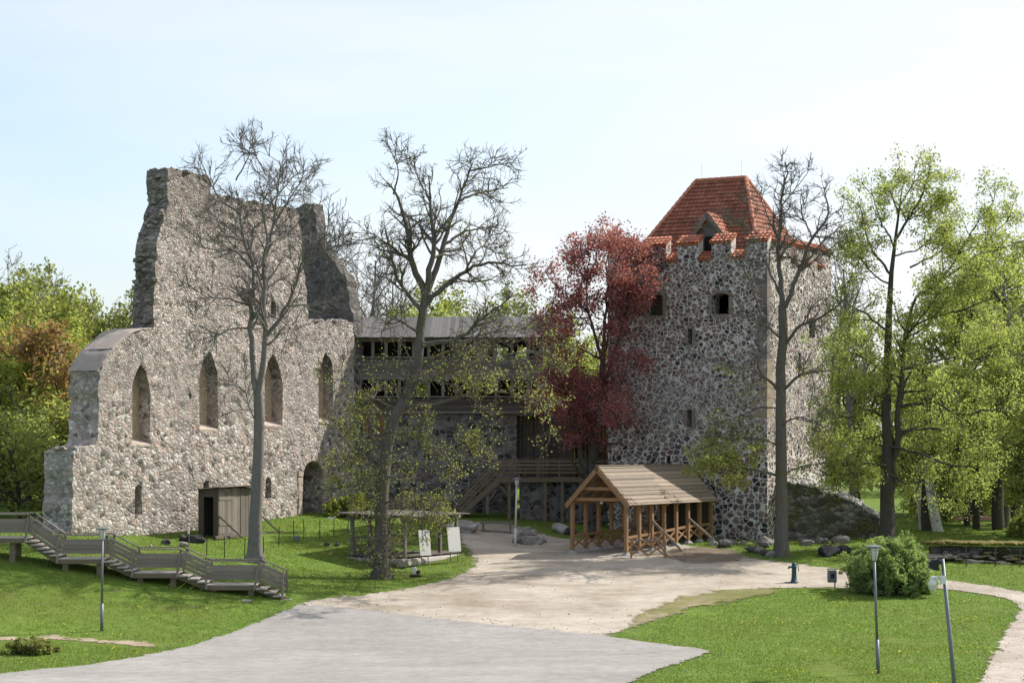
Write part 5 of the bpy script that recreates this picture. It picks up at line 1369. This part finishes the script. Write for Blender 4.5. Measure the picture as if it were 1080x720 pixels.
# --- the gnarled oak in the middle, bare above and budding below
L2 = [([(402,610),(402.5,565),(404,510),(409,465),(421,430),(435,405),(441,370),(446,330),(449,307)], .37, .22, 0),
      ([(449,309),(440,290),(433,268),(427,233),(414,198),(398,183)], .22, .05, 1.5), ([(450,309),(453,285),(457,257),(453,212),(451,171)], .2, .04, -1), ([(450,310),(460,285),(468,257),(484,210),(496,179),(507,158)], .2, .04, 1.5),
      ([(451,320),(465,305),(488,288),(515,277),(548,280),(567,275)], .17, .035, -2.5), ([(447,330),(430,310),(418,290),(410,257),(402,232)], .15, .03, -2), ([(443,362),(462,362),(484,356),(507,338),(530,319),(552,306)], .16, .035, -3),
      ([(484,212),(511,202),(542,197)], .09, .025, 2), ([(468,258),(495,243),(532,238)], .1, .025, 3), ([(430,402),(450,402),(468,393),(503,384),(532,374)], .15, .04, -3.5), ([(444,352),(425,340),(410,334),(388,327)], .1, .025, -2.5),
      ([(532,374),(560,372),(585,385),(597,405)], .05, .015, -1), ([(427,428),(465,424),(510,412),(550,418),(580,435),(588,455)], .11, .02, -3), ([(412,458),(392,448),(372,446),(352,452)], .08, .02, -2.5),
      ([(405,500),(425,508),(448,522),(468,540)], .07, .018, -2.5), ([(405,505),(388,505),(372,515),(360,530)], .07, .018, -2), ([(440,390),(470,372),(520,350),(570,345),(600,352)], .09, .02, 2.5),
      ([(420,432),(385,415),(365,395),(352,385)], .07, .02, 2), ([(415,205),(420,180),(412,160)], .06, .02, -1), ([(453,212),(440,185),(432,165)], .06, .02, 1.5), ([(497,180),(520,175),(535,165)], .06, .02, -1.5),
      ([(410,258),(390,245),(378,243)], .05, .02, 1), ([(489,288),(505,262),(530,255)], .07, .02, 2), ([(405,480),(440,470),(490,475),(530,470)], .07, .018, -3), ([(408,470),(380,478),(362,492)], .05, .018, 2), ([(403,530),(420,528),(437,540),(446,552)], .05, .015, -2)]
def bud2(T, LP, P2, P3, P4):
    # the haze of fine shoots sprouting all along the trunk
    A = LP[:1][:, 2:14]; S, D, L, Rr, _ = spawn(A, np.full(A.shape[:2], .05), np.array([190]), 0, 1, 45, 95, .9, 2.9, .4, tipshort=.1)
    Q, R = grow(S, D, L, np.full(len(S), .022), 7, .2, .02); T.wood(Q, np.maximum(R, .008), 3, True)
    S, D, L, Rr, _ = spawn(Q, R, np.round(lens(Q) * 3).astype(int), .15, 1, 30, 75, .35, .9, .6)
    Q2, R2 = grow(S, D, L, np.full(len(S), .012), 5, .2, 0); T.wood(Q2, np.maximum(R2, .006), 3, True); T.leaf(Q2, 2, .05, .10)
    low = lambda P: P[P[:, -1, 2] < 8.6 + rng.normal(size=len(P)) * 1.0]
    q = low(P4); q = q[rng.random(len(q)) < .75]; T.leaf(q, 4, .056, .11); T.leaf(low(P3), 3, .056, .14)
    hi = P4[P4[:, -1, 2] >= 8.2]; T.leaf(hi[rng.random(len(hi)) < .35], 1, .05, .04)
traced('budding_oak', 'gnarled oak, bare black above and hung with yellow-green buds below', 'tree', (402,610), L2, None, M_BARK2, sp_bare(2.3, (.9, 2.5), 3.4, (.5, 1.3), 7.5, (.25, .65), .14, .02, .0078, ang=(30, 70), bud=bud2), L_OLIVE, trim=.9)

# --- bare tree in front of the tower
L3 = [([(824,587),(824.5,540),(824,500),(823,450),(823.5,400),(825,354),(825,322)], .36, .24, 0),
      ([(825,325),(823,300),(821,254),(825,212),(830,172)], .19, .04, 1.5), ([(826,325),(832,312),(844,283),(857,250),(873,229),(869,198)], .17, .035, -1.5), ([(846,282),(862,262),(880,244),(899,232)], .09, .025, 2),
      ([(829,362),(845,343),(862,336),(882,323),(895,310)], .12, .03, -3), ([(823,356),(812,346),(802,342),(782,333)], .09, .025, -2.5), ([(822,412),(812,402),(798,392),(782,387),(770,389)], .11, .025, -3), ([(826,412),(842,397),(861,392),(888,389)], .11, .025, -2.5),
      ([(807,344),(799,320),(788,290),(765,258),(752,233)], .07, .02, -1), ([(822,310),(807,275),(786,237),(763,229)], .09, .025, 2.5), ([(822,502),(803,497),(783,493),(768,497),(752,505)], .10, .03, -3), ([(823,450),(840,440),(860,446),(880,452)], .07, .02, -3),
      ([(822,256),(808,225),(800,200)], .06, .02, 1.5), ([(826,215),(842,195),(850,185)], .05, .02, -1), ([(857,252),(845,222),(846,200)], .06, .02, 1), ([(824,430),(800,430),(778,440),(758,446)], .06, .02, 2), ([(824,500),(850,490),(880,488),(905,492)], .06, .018, 2), ([(822,470),(795,462),(770,464),(745,470),(725,478)], .07, .018, -2.5)]
def bud3(T, LP, P2, P3, P4):
    q = P4[(P4[:, -1, 2] < 9) & (rng.random(len(P4)) < .55)]; T.leaf(q, 2, .07, .08)
    q = P4[P4[:, -1, 2] < 5.4]; T.leaf(q, 9, .08, .13)
traced('bare_tree', 'big dark bare tree standing right in front of the tower', 'tree', (824,587), L3, None, M_BARK2, sp_bare(2.0, (.9, 2.3), 3.2, (.5, 1.25), 7.5, (.25, .65), .13, .03, .0078, ang=(30, 70), bud=bud3), L_OLIVE)

# --- the leafy oak on the right
L4 = [([(936,576),(936,540),(936,442),(936,383),(938,317),(944,254),(948,222),(952,196)], .46, .03, 0), ([(939,520),(945,470),(946,442),(951,400),(957,346),(968,312),(998,294)], .26, .07, -1.5),
      ([(940,290),(919,262),(911,233),(905,212)], .1, .03, 1.5), ([(945,252),(957,233),(973,204),(982,173)], .1, .03, -1), ([(948,226),(940,205),(936,192)], .08, .03, 1), ([(968,312),(990,298),(1032,267),(1065,228)], .1, .03, 2), ([(960,282),(990,267),(1012,255)], .07, .02, 2),
      ([(948,430),(980,425),(1015,436),(1060,430),(1095,440)], .12, .03, -4), ([(934,440),(915,432),(895,440),(868,430)], .1, .03, -3), ([(934,490),(905,490),(885,502),(862,496)], .09, .03, -3), ([(938,470),(970,478),(1010,492),(1050,486)], .1, .03, -4.5),
      ([(952,390),(985,380),(1030,372),(1085,352)], .1, .03, 3), ([(936,395),(915,380),(895,370),(878,352)], .1, .03, 2.5), ([(937,350),(912,330),(896,322),(888,300)], .08, .025, -2), ([(957,345),(985,335),(1020,325),(1060,310)], .09, .025, -3), ([(945,455),(985,452),(1030,462),(1085,470)], .1, .025, 3.5), ([(935,470),(910,465),(885,470),(870,462)], .08, .025, 3), ([(955,232),(985,222),(1000,210)], .05, .02, 2), ([(938,500),(965,515),(1000,522),(1030,515)], .07, .02, -3),
      ([(944,262),(928,230),(918,198)], .07, .02, -1.5), ([(950,216),(963,192),(966,172)], .05, .02, 1), ([(990,300),(1012,268),(1030,235),(1048,212)], .08, .02, -1.5), ([(1030,270),(1056,262),(1085,252)], .06, .02, 1.5), ([(940,300),(922,290),(905,270),(892,262)], .07, .02, -2), ([(943,270),(970,262),(985,248),(992,236)], .06, .02, 1.5), ([(955,355),(975,330),(1000,300),(1040,290)], .07, .02, -3), ([(937,420),(910,410),(888,395),(876,380)], .08, .02, -3)]
def sp_leafy(T, LP, LR):
    S, D, L, Rr, _ = spawn(LP[1:], LR[1:], np.round(lens(LP[1:]) * 2.0).astype(int), .2, 1.0, 30, 75, 1.0, 2.6, .6)
    P2, R2 = grow(S, D, L, np.maximum(Rr, .025), 7, .2, .03); T.wood(P2, np.maximum(R2, .014), 5)
    S, D, L, Rr, _ = spawn(P2, R2, np.round(lens(P2) * 2.4).astype(int), .15, 1.0, 30, 75, .5, 1.3, .6)
    P3, R3 = grow(S, D, L, np.maximum(Rr, .016), 5, .22, .0); T.wood(P3, np.maximum(R3, .011), 3, True)
    q = P3[rng.random(len(P3)) < .88]; T.leaf(q, 78, .066, .21)
traced('leafy_oak', 'big spreading oak in fresh yellow-green leaf behind the round bush', 'tree', (936,576), L4, None, M_BARK3, sp_leafy, L_YG)

# --- red maple between gallery and tower
L5 = [([(626,562),(622,520),(624,490),(630,450),(634,410),(636,370)], .3, .16, 0), ([(622,520),(612,480),(606,440),(600,400),(594,360)], .16, .05, -1), ([(634,412),(650,370),(660,330),(664,290),(660,262)], .12, .03, 1), ([(635,380),(622,335),(618,300),(622,268)], .12, .03, -1.2),
      ([(636,370),(640,320),(640,280),(642,258)], .13, .03, .5), ([(632,440),(648,420),(658,398),(664,372)], .09, .025, -1.5), ([(602,420),(590,402),(580,392),(575,396)], .07, .02, -1.5), ([(620,330),(600,310),(585,300),(575,285)], .07, .02, 1), ([(656,340),(664,318),(672,296),(674,280)], .07, .02, -1.5),
      ([(622,300),(605,275),(600,262)], .06, .02, -1), ([(594,362),(580,345),(578,325)], .06, .02, -1), ([(605,440),(625,430),(640,440)], .06, .02, -2.5), ([(632,430),(615,415),(605,395)], .06, .02, 2.5),
      ([(600,400),(588,375),(582,350),(584,325)], .07, .02, 1), ([(622,335),(604,335),(592,330),(584,318)], .06, .02, -1.5), ([(662,300),(676,280),(680,262)], .06, .02, 1), ([(618,300),(628,275),(632,252)], .06, .02, -1), ([(606,440),(588,430),(572,425)], .06, .02, -2), ([(634,410),(648,438),(656,452)], .06, .02, 2), ([(640,300),(652,275),(660,255)], .05, .02, -1.5)]
def sp_red(T, LP, LR):
    S, D, L, Rr, _ = spawn(LP, LR, np.round(lens(LP) * 2.8).astype(int), .2, 1.0, 35, 85, 1.0, 2.1, .5, tipshort=.35)
    P2, R2 = grow(S, D, L, np.maximum(Rr, .02), 6, .16, .06); T.wood(P2, np.maximum(R2, .012), 4)
    S, D, L, Rr, _ = spawn(P2, R2, np.round(lens(P2) * 2.4).astype(int), .15, 1.0, 30, 75, .4, 1.0, .6)
    P3, R3 = grow(S, D, L, np.maximum(Rr, .012), 4, .18, .02); T.wood(P3, np.maximum(R3, .01), 3, True)
    zc = 6.6 + rng.normal(size=len(P3)) * .9; q = P3[(P3[:, -1, 2] > zc - 1.0) & (rng.random(len(P3)) < .85)]; T.leaf(q, 56, .072, .21)
traced('red_maple', 'dark red-leaved maple between the gallery and the tower', 'tree', (626,562), L5, 107.5, M_BARK3, sp_red, L_RED)

# --- background trees: one of each kind, then copies
def generic(name, label, cat, h, cr, bark_, leafmat, n1=14, per=18, size=.17, t0=.3, bare=False, ang=(35, 75), group=None, trunk_r=None):
    root = thing(name, label, cat, (0, 0, 0), group); T = Tree(); tr = trunk_r or h * .02
    P, R = grow(np.zeros((1, 3)), np.array([[0, 0, 1.]]), np.array([h * .85]), np.array([tr]), 12, .05, .05, .15); P[:, 0, 2] = -.6
    T.wood(P, R, 8)
    S, D, L, Rr, _ = spawn(P, R, np.array([n1]), t0, 1, *ang, cr * .75, cr * 1.2, .6, tipshort=.6)
    P1, R1 = grow(S, D, L, np.maximum(Rr, .03), 8, .14, .07); T.wood(P1, np.maximum(R1, .02), 5)
    S, D, L, Rr, _ = spawn(P1, R1, np.round(lens(P1) * 1.9).astype(int), .2, 1, 30, 70, cr * .3, cr * .6, .6)
    P2, R2 = grow(S, D, L, np.maximum(Rr, .02), 6, .17, .05); T.wood(P2, np.maximum(R2, .016), 4, True)
    S, D, L, Rr, _ = spawn(P2, R2, np.round(lens(P2) * (2.2 if not bare else 3.0)).astype(int), .15, 1, 30, 70, cr * .13, cr * .3, .6)
    P3, R3 = grow(S, D, L, np.maximum(Rr, .014), 4, .18, .04); T.wood(P3, np.maximum(R3, .014 if not bare else .016), 3, True)
    if leafmat: T.leaf(P3, per, size, .2)
    T.build(root, bark_, leafmat); root['h'] = h
    return root
BG = 'trees of the wood behind the ruin and tower'
def place(proto, used, x, ytop, Y, label, base_px=None, sx=1.0, group=BG):
    o = proto if not used[0] else copy_tree(proto); used[0] = True
    X = (x - 540) * Y / F; z = g1(X, Y); h = (CAMZ - (ytop - HZ) * Y / F) - z
    k = h / proto['h']
    o.location = (X, Y, z); o.scale = (k * sx, k * sx, k); o.rotation_euler = (0, 0, rng.uniform(0, 6.28))
    o['label'] = label; o['group'] = group
    return o
protos = {}
def kind(key, *a, **k):
    protos[key] = (generic(*a, **k), [False])
kind('green', 'broadleaf_tree', '', 'tree', 12, 5.2, M_BARK3, L_G, 26, 42, .12, .04)
kind('dull', 'broadleaf_tree', '', 'tree', 12, 4.6, M_BARK3, L_G2, 20, 30, .12, .08)
kind('yellow', 'broadleaf_tree', '', 'tree', 14, 5.4, M_BARK3, L_YG, 26, 42, .115, .06)
kind('airy', 'broadleaf_tree', '', 'tree', 14, 4.6, M_BARK3, L_YG, 22, 26, .11, .16)
kind('orange', 'broadleaf_tree', '', 'tree', 8, 3.2, M_BARK3, L_ORANGE, 18, 18, .13, .12)
kind('bare', 'bare_tree', '', 'tree', 15, 4.2, M_BARK1, None, 15, 0, 0, .3, True, (25, 55))
kind('tan', 'bare_tree', '', 'tree', 15, 3.6, M_BARK1, L_ORANGE, 14, 1, .09, .35, True, (25, 55))
kind('ysapling', 'broadleaf_tree', '', 'tree', 5, 2.4, M_BARK3, L_YG, 18, 30, .09, .03)
kind('sapling', 'broadleaf_tree', '', 'tree', 5, 2.4, M_BARK3, L_G, 18, 30, .10, .03)
WOOD = [
 ('green', 12, 318, 118, 'large fresh-green tree at the left picture edge', 1.15), ('green', 52, 302, 126, 'tallest fresh-green tree of the left wood', 1.1), ('yellow', 85, 345, 131, 'yellow-green tree just left of the high ruin edge', 1.0), ('orange', 88, 342, 112, 'orange-tinged tree before the left wood beside the ruin', 1.15),
 ('green', 128, 356, 128, 'green tree peeping over the curved wall shoulder', .9), ('dull', 112, 318, 138, 'dull green tree behind the yellow-green one, beside the ruin', 1.0), ('dull', 62, 297, 146, 'dull green tree behind the left wood, half bare', 1.0), ('ysapling', -4, 440, 103, 'low yellow-green bush tree at the left edge above the boardwalk', 1.4), ('sapling', 48, 424, 106, 'bright green bushy sapling left of the buttress', 1.5), ('sapling', 20, 436, 100, 'lower bushy sapling at the left edge by the boardwalk top', 1.4),
 ('ysapling', 30, 405, 110, 'yellow-green bush tree left of the orange-tinged one', 1.5),
 ('ysapling', 70, 412, 108, 'yellow-green bush tree behind the buttress of the chapel wall', 1.4), ('green', 30, 345, 116, 'middle fresh-green tree of the left wood', 1.1), ('ysapling', 62, 462, 104, 'small bright sapling hugging the buttress', 1.3),
 ('bare', 18, 262, 158, 'dark bare tree standing highest over the left wood', 1.0), ('bare', 48, 285, 166, 'bare tree right of the highest one over the left wood', .9), ('tan', 100, 292, 152, 'bare twiggy tree rising near the ruin edge', .9), ('tan', 136, 282, 142, 'slim reddish budding tree touching the ruin edge', .7), ('dull', 78, 290, 160, 'half-bare greenish tree behind the orange-tinged one', .9),
 ('bare', 352, 205, 136, 'bare tree rising right of the ruin gable', .9), ('bare', 392, 232, 146, 'bare tree behind the gallery roof end', .9), ('bare', 418, 262, 158, 'farther bare tree behind the budding oak', .9), ('bare', 372, 262, 128, 'thin bare tree just behind the sloping gable', .7),
 ('dull', 440, 316, 150, 'green tree behind the gallery roof, left one', 1.2), ('yellow', 476, 305, 142, 'yellow-green tree behind the gallery roof, middle one', 1.0), ('dull', 516, 318, 138, 'dull tree behind the gallery roof, right of the middle', 1.1), ('yellow', 556, 322, 134, 'yellow-green tree at the gallery roof end', 1.0), ('yellow', 598, 330, 130, 'yellow-green tree behind the red maple', 1.1), ('dull', 640, 345, 136, 'dull tree between red maple and tower', 1.0), ('bare', 560, 300, 150, 'bare tree left of the red maple top', .7),
 ('bare', 900, 236, 128, 'bare tree right behind the tower', .9), ('bare', 884, 268, 134, 'bare tree close to the tower right edge', .8), ('airy', 905, 322, 132, 'yellow-green tree behind the leafy oak, next to the tower', 1.1), ('airy', 1000, 262, 126, 'tall yellow-green tree behind the leafy oak', 1.0), ('yellow', 1052, 236, 132, 'tallest yellow-green tree at the right', 1.0), ('airy', 1078, 246, 122, 'airy yellow-green tree at the right picture edge', 1.0), ('airy', 1072, 320, 112, 'low-branching yellow-green tree at the right edge', 1.1), ('yellow', 1020, 366, 118, 'middle yellow-green tree under the tall ones', 1.0), ('airy', 962, 385, 134, 'thin yellow-green tree between leafy oak and barn', 1.0), ('yellow', 1108, 372, 106, 'yellow-green tree cut by the right edge', 1.0), ('sapling', 968, 520, 122, 'green sapling left of the birch', 1.2), ('bare', 1062, 290, 116, 'bare tree amid the leafy ones at the right', .7),
]
for k_, x, yt, Y, lab, sx in WOOD: place(*protos[k_], x, yt, Y, lab, sx=sx)
# far wood that closes the view between the trees
def far_wood():
    v = []; n = 30000
    X = rng.uniform(-95, 95, n); Y = rng.uniform(172, 196, n)
    top = 7.0 + 2.2 * np.array([mnoise.noise(Vector((x * .09, 3.1, 0))) + .6 * mnoise.noise(Vector((x * .31, 1.7, 0))) for x in X]) + np.where(X < -25, 3.0, 0) + np.where(X > 26, 4, 0)
    Z = 1.2 + rng.random(n) ** .8 * top
    C = np.c_[X, Y, Z]; N = nrm(rng.normal(size=(n, 3))); A = nrm(np.cross(N, rng.normal(size=(n, 3)))); B = np.cross(N, A); s = rng.uniform(.25, .6, n)[:, None]
    q = np.stack([C - A*s, C - B*s*.6, C + A*s, C + B*s*.6], 1).reshape(-1, 3)
    o = np_mesh('far_wood', q, np.arange(n*4).reshape(-1, 4), L_G2, None, {'tint': np.repeat(rng.random(n), 4)})
    tag(o, 'mass of far green wood closing the view behind everything', 'wood', None, 'stuff')
far_wood()

def birch():
    for i, (pts, r, lab) in enumerate((([(990,572),(986,545),(981,515),(978,480)], .3, 'thick leaning white birch trunk behind the mossy wall'), ([(972,570),(970,540),(968,505),(967,480)], .13, 'thin white birch trunk left of the thick one'))):
        Y = 112.0 + i * 2; W = np.array([px(x, y, Y) for x, y in pts]); W[0, 2] = g1(W[0, 0], W[0, 1]) - .1
        root = thing('birch_tree', lab, 'tree', W[0], 'white birches'); T = Tree()
        P = resample(W, 10)[None]; T.wood(P, np.linspace(r, r * .7, 10)[None], 10)
        S, D, L, Rr, _ = spawn(P, np.full((1, 10), .06), np.array([14]), .5, 1, 35, 70, 1.5, 3.0); P2, R2 = grow(S, D, L, np.maximum(Rr, .02), 7, .15, .1); T.wood(P2, np.maximum(R2, .014), 4, True)
        S, D, L, Rr, _ = spawn(P2, R2, np.full(len(P2), 6), .2, 1, 30, 70, .5, 1.2); P3, R3 = grow(S, D, L, np.maximum(Rr, .012), 4, .15, 0); T.wood(P3, np.maximum(R3, .01), 3, True)
        T.leaf(P3, 14, .1, .16); T.build(root, M_BIRCH, L_YG, M_BARK3)
    for x, y, r, Y, lab in ((978, 565, .33, 113, 'dark trunk between the two birches'), (1030, 563, .22, 114, 'dark slim trunk before the pink terrace'), (1053, 564, .36, 113.5, 'dark stout trunk right of the pink terrace')):
        W = np.array([px(x, y, Y), px(x - 1, y - 40, Y), px(x + 2, y - 90, Y), px(x, y - 150, Y)]); W[0, 2] = g1(W[0, 0], W[0, 1]) - .1
        root = thing('broadleaf_tree', lab, 'tree', W[0], 'dark trunks before the barn'); T = Tree(); P = resample(W, 10)[None]; T.wood(P, np.linspace(r, r * .6, 10)[None], 10)
        S, D, L, Rr, _ = spawn(P, np.full((1, 10), .1), np.array([16]), .35, 1, 45, 85, 1.6, 3.2); P2, R2 = grow(S, D, L, np.maximum(Rr, .02), 7, .18, .03); T.wood(P2, np.maximum(R2, .016), 4, True)
        S, D, L, Rr, _ = spawn(P2, R2, np.full(len(P2), 7), .2, 1, 30, 70, .5, 1.3); P3, R3 = grow(S, D, L, np.maximum(Rr, .012), 4, .15, 0); T.wood(P3, np.maximum(R3, .01), 3, True)
        T.leaf(P3, 22, .12, .18); T.build(root, M_BARK3, L_YG)
birch()

# --- bushes
def bush(name, label, base, w, h, leafmat, nstem, per, size, depth=1.0):
    b = G(*base); root = thing(name, label, 'bush', b); T = Tree()
    a = rng.uniform(0, 6.28, nstem); e = rng.uniform(.05, 1.45, nstem)
    D = np.c_[np.cos(a) * np.cos(e), np.sin(a) * np.cos(e) * depth, np.sin(e)]
    L = 1 / np.sqrt((np.cos(e) / (w / 2)) ** 2 + (np.sin(e) / h) ** 2) * rng.uniform(.6, 1.1, nstem)
    P, R = grow(np.tile(b, (nstem, 1)) + rng.normal(size=(nstem, 3)) * [.15, .15, 0], D, L, np.full(nstem, .035), 8, .07, .0); T.wood(P, np.maximum(R, .012), 4)
    S, D, L, Rr, _ = spawn(P, R, np.full(nstem, 9), .25, 1, 20, 60, .3 * h, .62 * h, .6); P2, R2 = grow(S, D, L, np.maximum(Rr, .01), 5, .14, .05)
    z = P2[:, :, 2]; P2[:, :, 2] = np.maximum(z, b[2] + .04); T.wood(P2, np.maximum(R2, .007), 3, True)
    S, D, L, Rr, _ = spawn(P2, R2, np.full(len(P2), 5), .2, 1, 20, 60, .1 * h, .24 * h, .6); P3, R3 = grow(S, D, L, np.maximum(Rr, .008), 4, .14, .04)
    P3[:, :, 2] = np.maximum(P3[:, :, 2], b[2] + .05)
    T.leaf(P3, per, size, .05); T.build(root, M_BARK3, leafmat)
bush('round_bush', 'big round dense green bush at the edge of the right lawn', (941, 624.5), 3.3, 2.0, L_BUSH, 110, 30, .05)
bush('low_shrub', 'low twiggy olive shrub beside the dirt footpath', (34, 689), 1.9, .42, L_G2, 40, 6, .045)
bush('low_shrub', 'dark green shrub at the foot of the gallery wall in the ruin corner', (372, 545), 2.6, 1.0, L_G, 40, 8, .08)
bush('low_shrub', 'green shrub by the mossy wall at the right picture edge', (1078, 566), 1.8, .9, L_YG, 40, 8, .06)

# ------------------------------------------------------------------ grass blades and dandelions
def grass():
    N = 230000
    # denser towards the viewer, where blades can be seen
    Y = 58 + (116 - 58) * rng.random(N) ** 1.35; X = rng.uniform(-.262, .262, N) * Y
    P = np.c_[X, Y]; ok = np.ones(N, bool)
    for poly in (GRAVEL_P, ROAD_P, PATH_P, DIRT_P):
        ok &= ~(inpoly(P, poly) & (segdist(P, poly) > .16 + .25 * rng.random(N)))
    s = (P - P0) @ V; q = (P - P0) @ U; ok &= ~((q < .1) & (s > -6) & (s < 19))          # not inside the ruin
    s = (P - TB) @ U; q = (P - TB) @ V; ok &= ~((s > -.5) & (q > -.1) & (s < 12))
    ok &= ~((Y > 100) & (X > -2) & (X < 6)) & ~((Y > 103.5) & (np.abs(X) < 3)); ok &= Y < 113.5
    d = (P - np.array([5.52, 98.0])); a = d @ np.array([.533, .846]); b = d @ np.array([-.846, .533]); ok &= ~((a > -.2) & (a < 9.5) & (b > .1) & (b < 3.6))
    P = P[ok]; n = len(P); z = g(P[:, 0], P[:, 1])
    patch = np.array([mnoise.noise(Vector((x * .35, y * .35, 0))) for x, y in P])
    dry = np.array([mnoise.noise(Vector((x * .55 + 9, y * .3, 2.0))) for x, y in P]); keep = dry + rng.normal(size=n) * .12 < .42
    P, z, patch, n = P[keep], z[keep], patch[keep], int(keep.sum())
    h = rng.uniform(.035, .085, n) * (1 + .7 * patch); w = .012 * P[:, 1] / 62
    t = rng.uniform(0, math.pi, n); lean = rng.normal(size=(n, 2)) * .03
    A = np.c_[P[:, 0] - np.cos(t) * w, P[:, 1] - np.sin(t) * w, z]; B = np.c_[P[:, 0] + np.cos(t) * w, P[:, 1] + np.sin(t) * w, z]; Cc = np.c_[P + lean, z + h]
    v = np.stack([A, B, Cc], 1).reshape(-1, 3)
    o = np_mesh('grass', v, np.arange(n * 3).reshape(-1, 3), L_GRASS, None, {'tint': np.repeat(np.clip(.5 + patch * .75 + rng.normal(size=n) * .22, 0, 1), 3)})
    tag(o, 'short green grass of the lawns and the bank', 'grass', None, 'stuff')
    k = 380; i = rng.choice(n, k * 6, replace=False); i = i[(patch[i] + rng.normal(size=k * 6) * .12) > .22][:k]; k = len(i)
    c = np.c_[P[i], z[i] + .07 + rng.random(k) * .05]; r = .026; th = np.arange(5) / 5 * 2 * math.pi
    v = (c[:, None] + np.stack([np.cos(th) * r, np.sin(th) * r, th * 0], 1)[None] + 0).copy()
    tip = c + [0, 0, .02]; vv = np.concatenate([v, tip[:, None]], 1).reshape(-1, 3)
    f = np.array([(b_ * 6 + j, b_ * 6 + (j + 1) % 5, b_ * 6 + 5) for b_ in range(k) for j in range(5)])
    o = np_mesh('dandelions', vv, f, M_DANDE); tag(o, 'yellow dandelion heads dotting the lawns', 'flowers', None, 'stuff')
grass()

def pebbles():
    n = 1500; ring = []
    for poly in (GRAVEL_P, ROAD_P, PATH_P):
        p = np.array(subdiv(poly, .3)); ring.append(p[(p[:, 1] > 58) & (np.abs(p[:, 0]) < .26 * p[:, 1])])
    ring = np.concatenate(ring); P = ring[rng.integers(0, len(ring), n)] + rng.normal(size=(n, 2)) * .5
    Q = np.c_[rng.uniform(-12, 12, 350), rng.uniform(76, 99, 350)]; P = np.r_[P, Q[inpoly(Q, GRAVEL_P)]]
    m = M()
    z = g(P[:, 0], P[:, 1])
    for (x, y), zz in zip(P, z): rock_into(m, (x, y, zz + .03), rng.uniform(.012, .036))
    tag(m.build('gravel_stones', ST_ROCK), 'loose pebbles scattered along the gravel edges', 'pebbles', None, 'stuff')
pebbles()
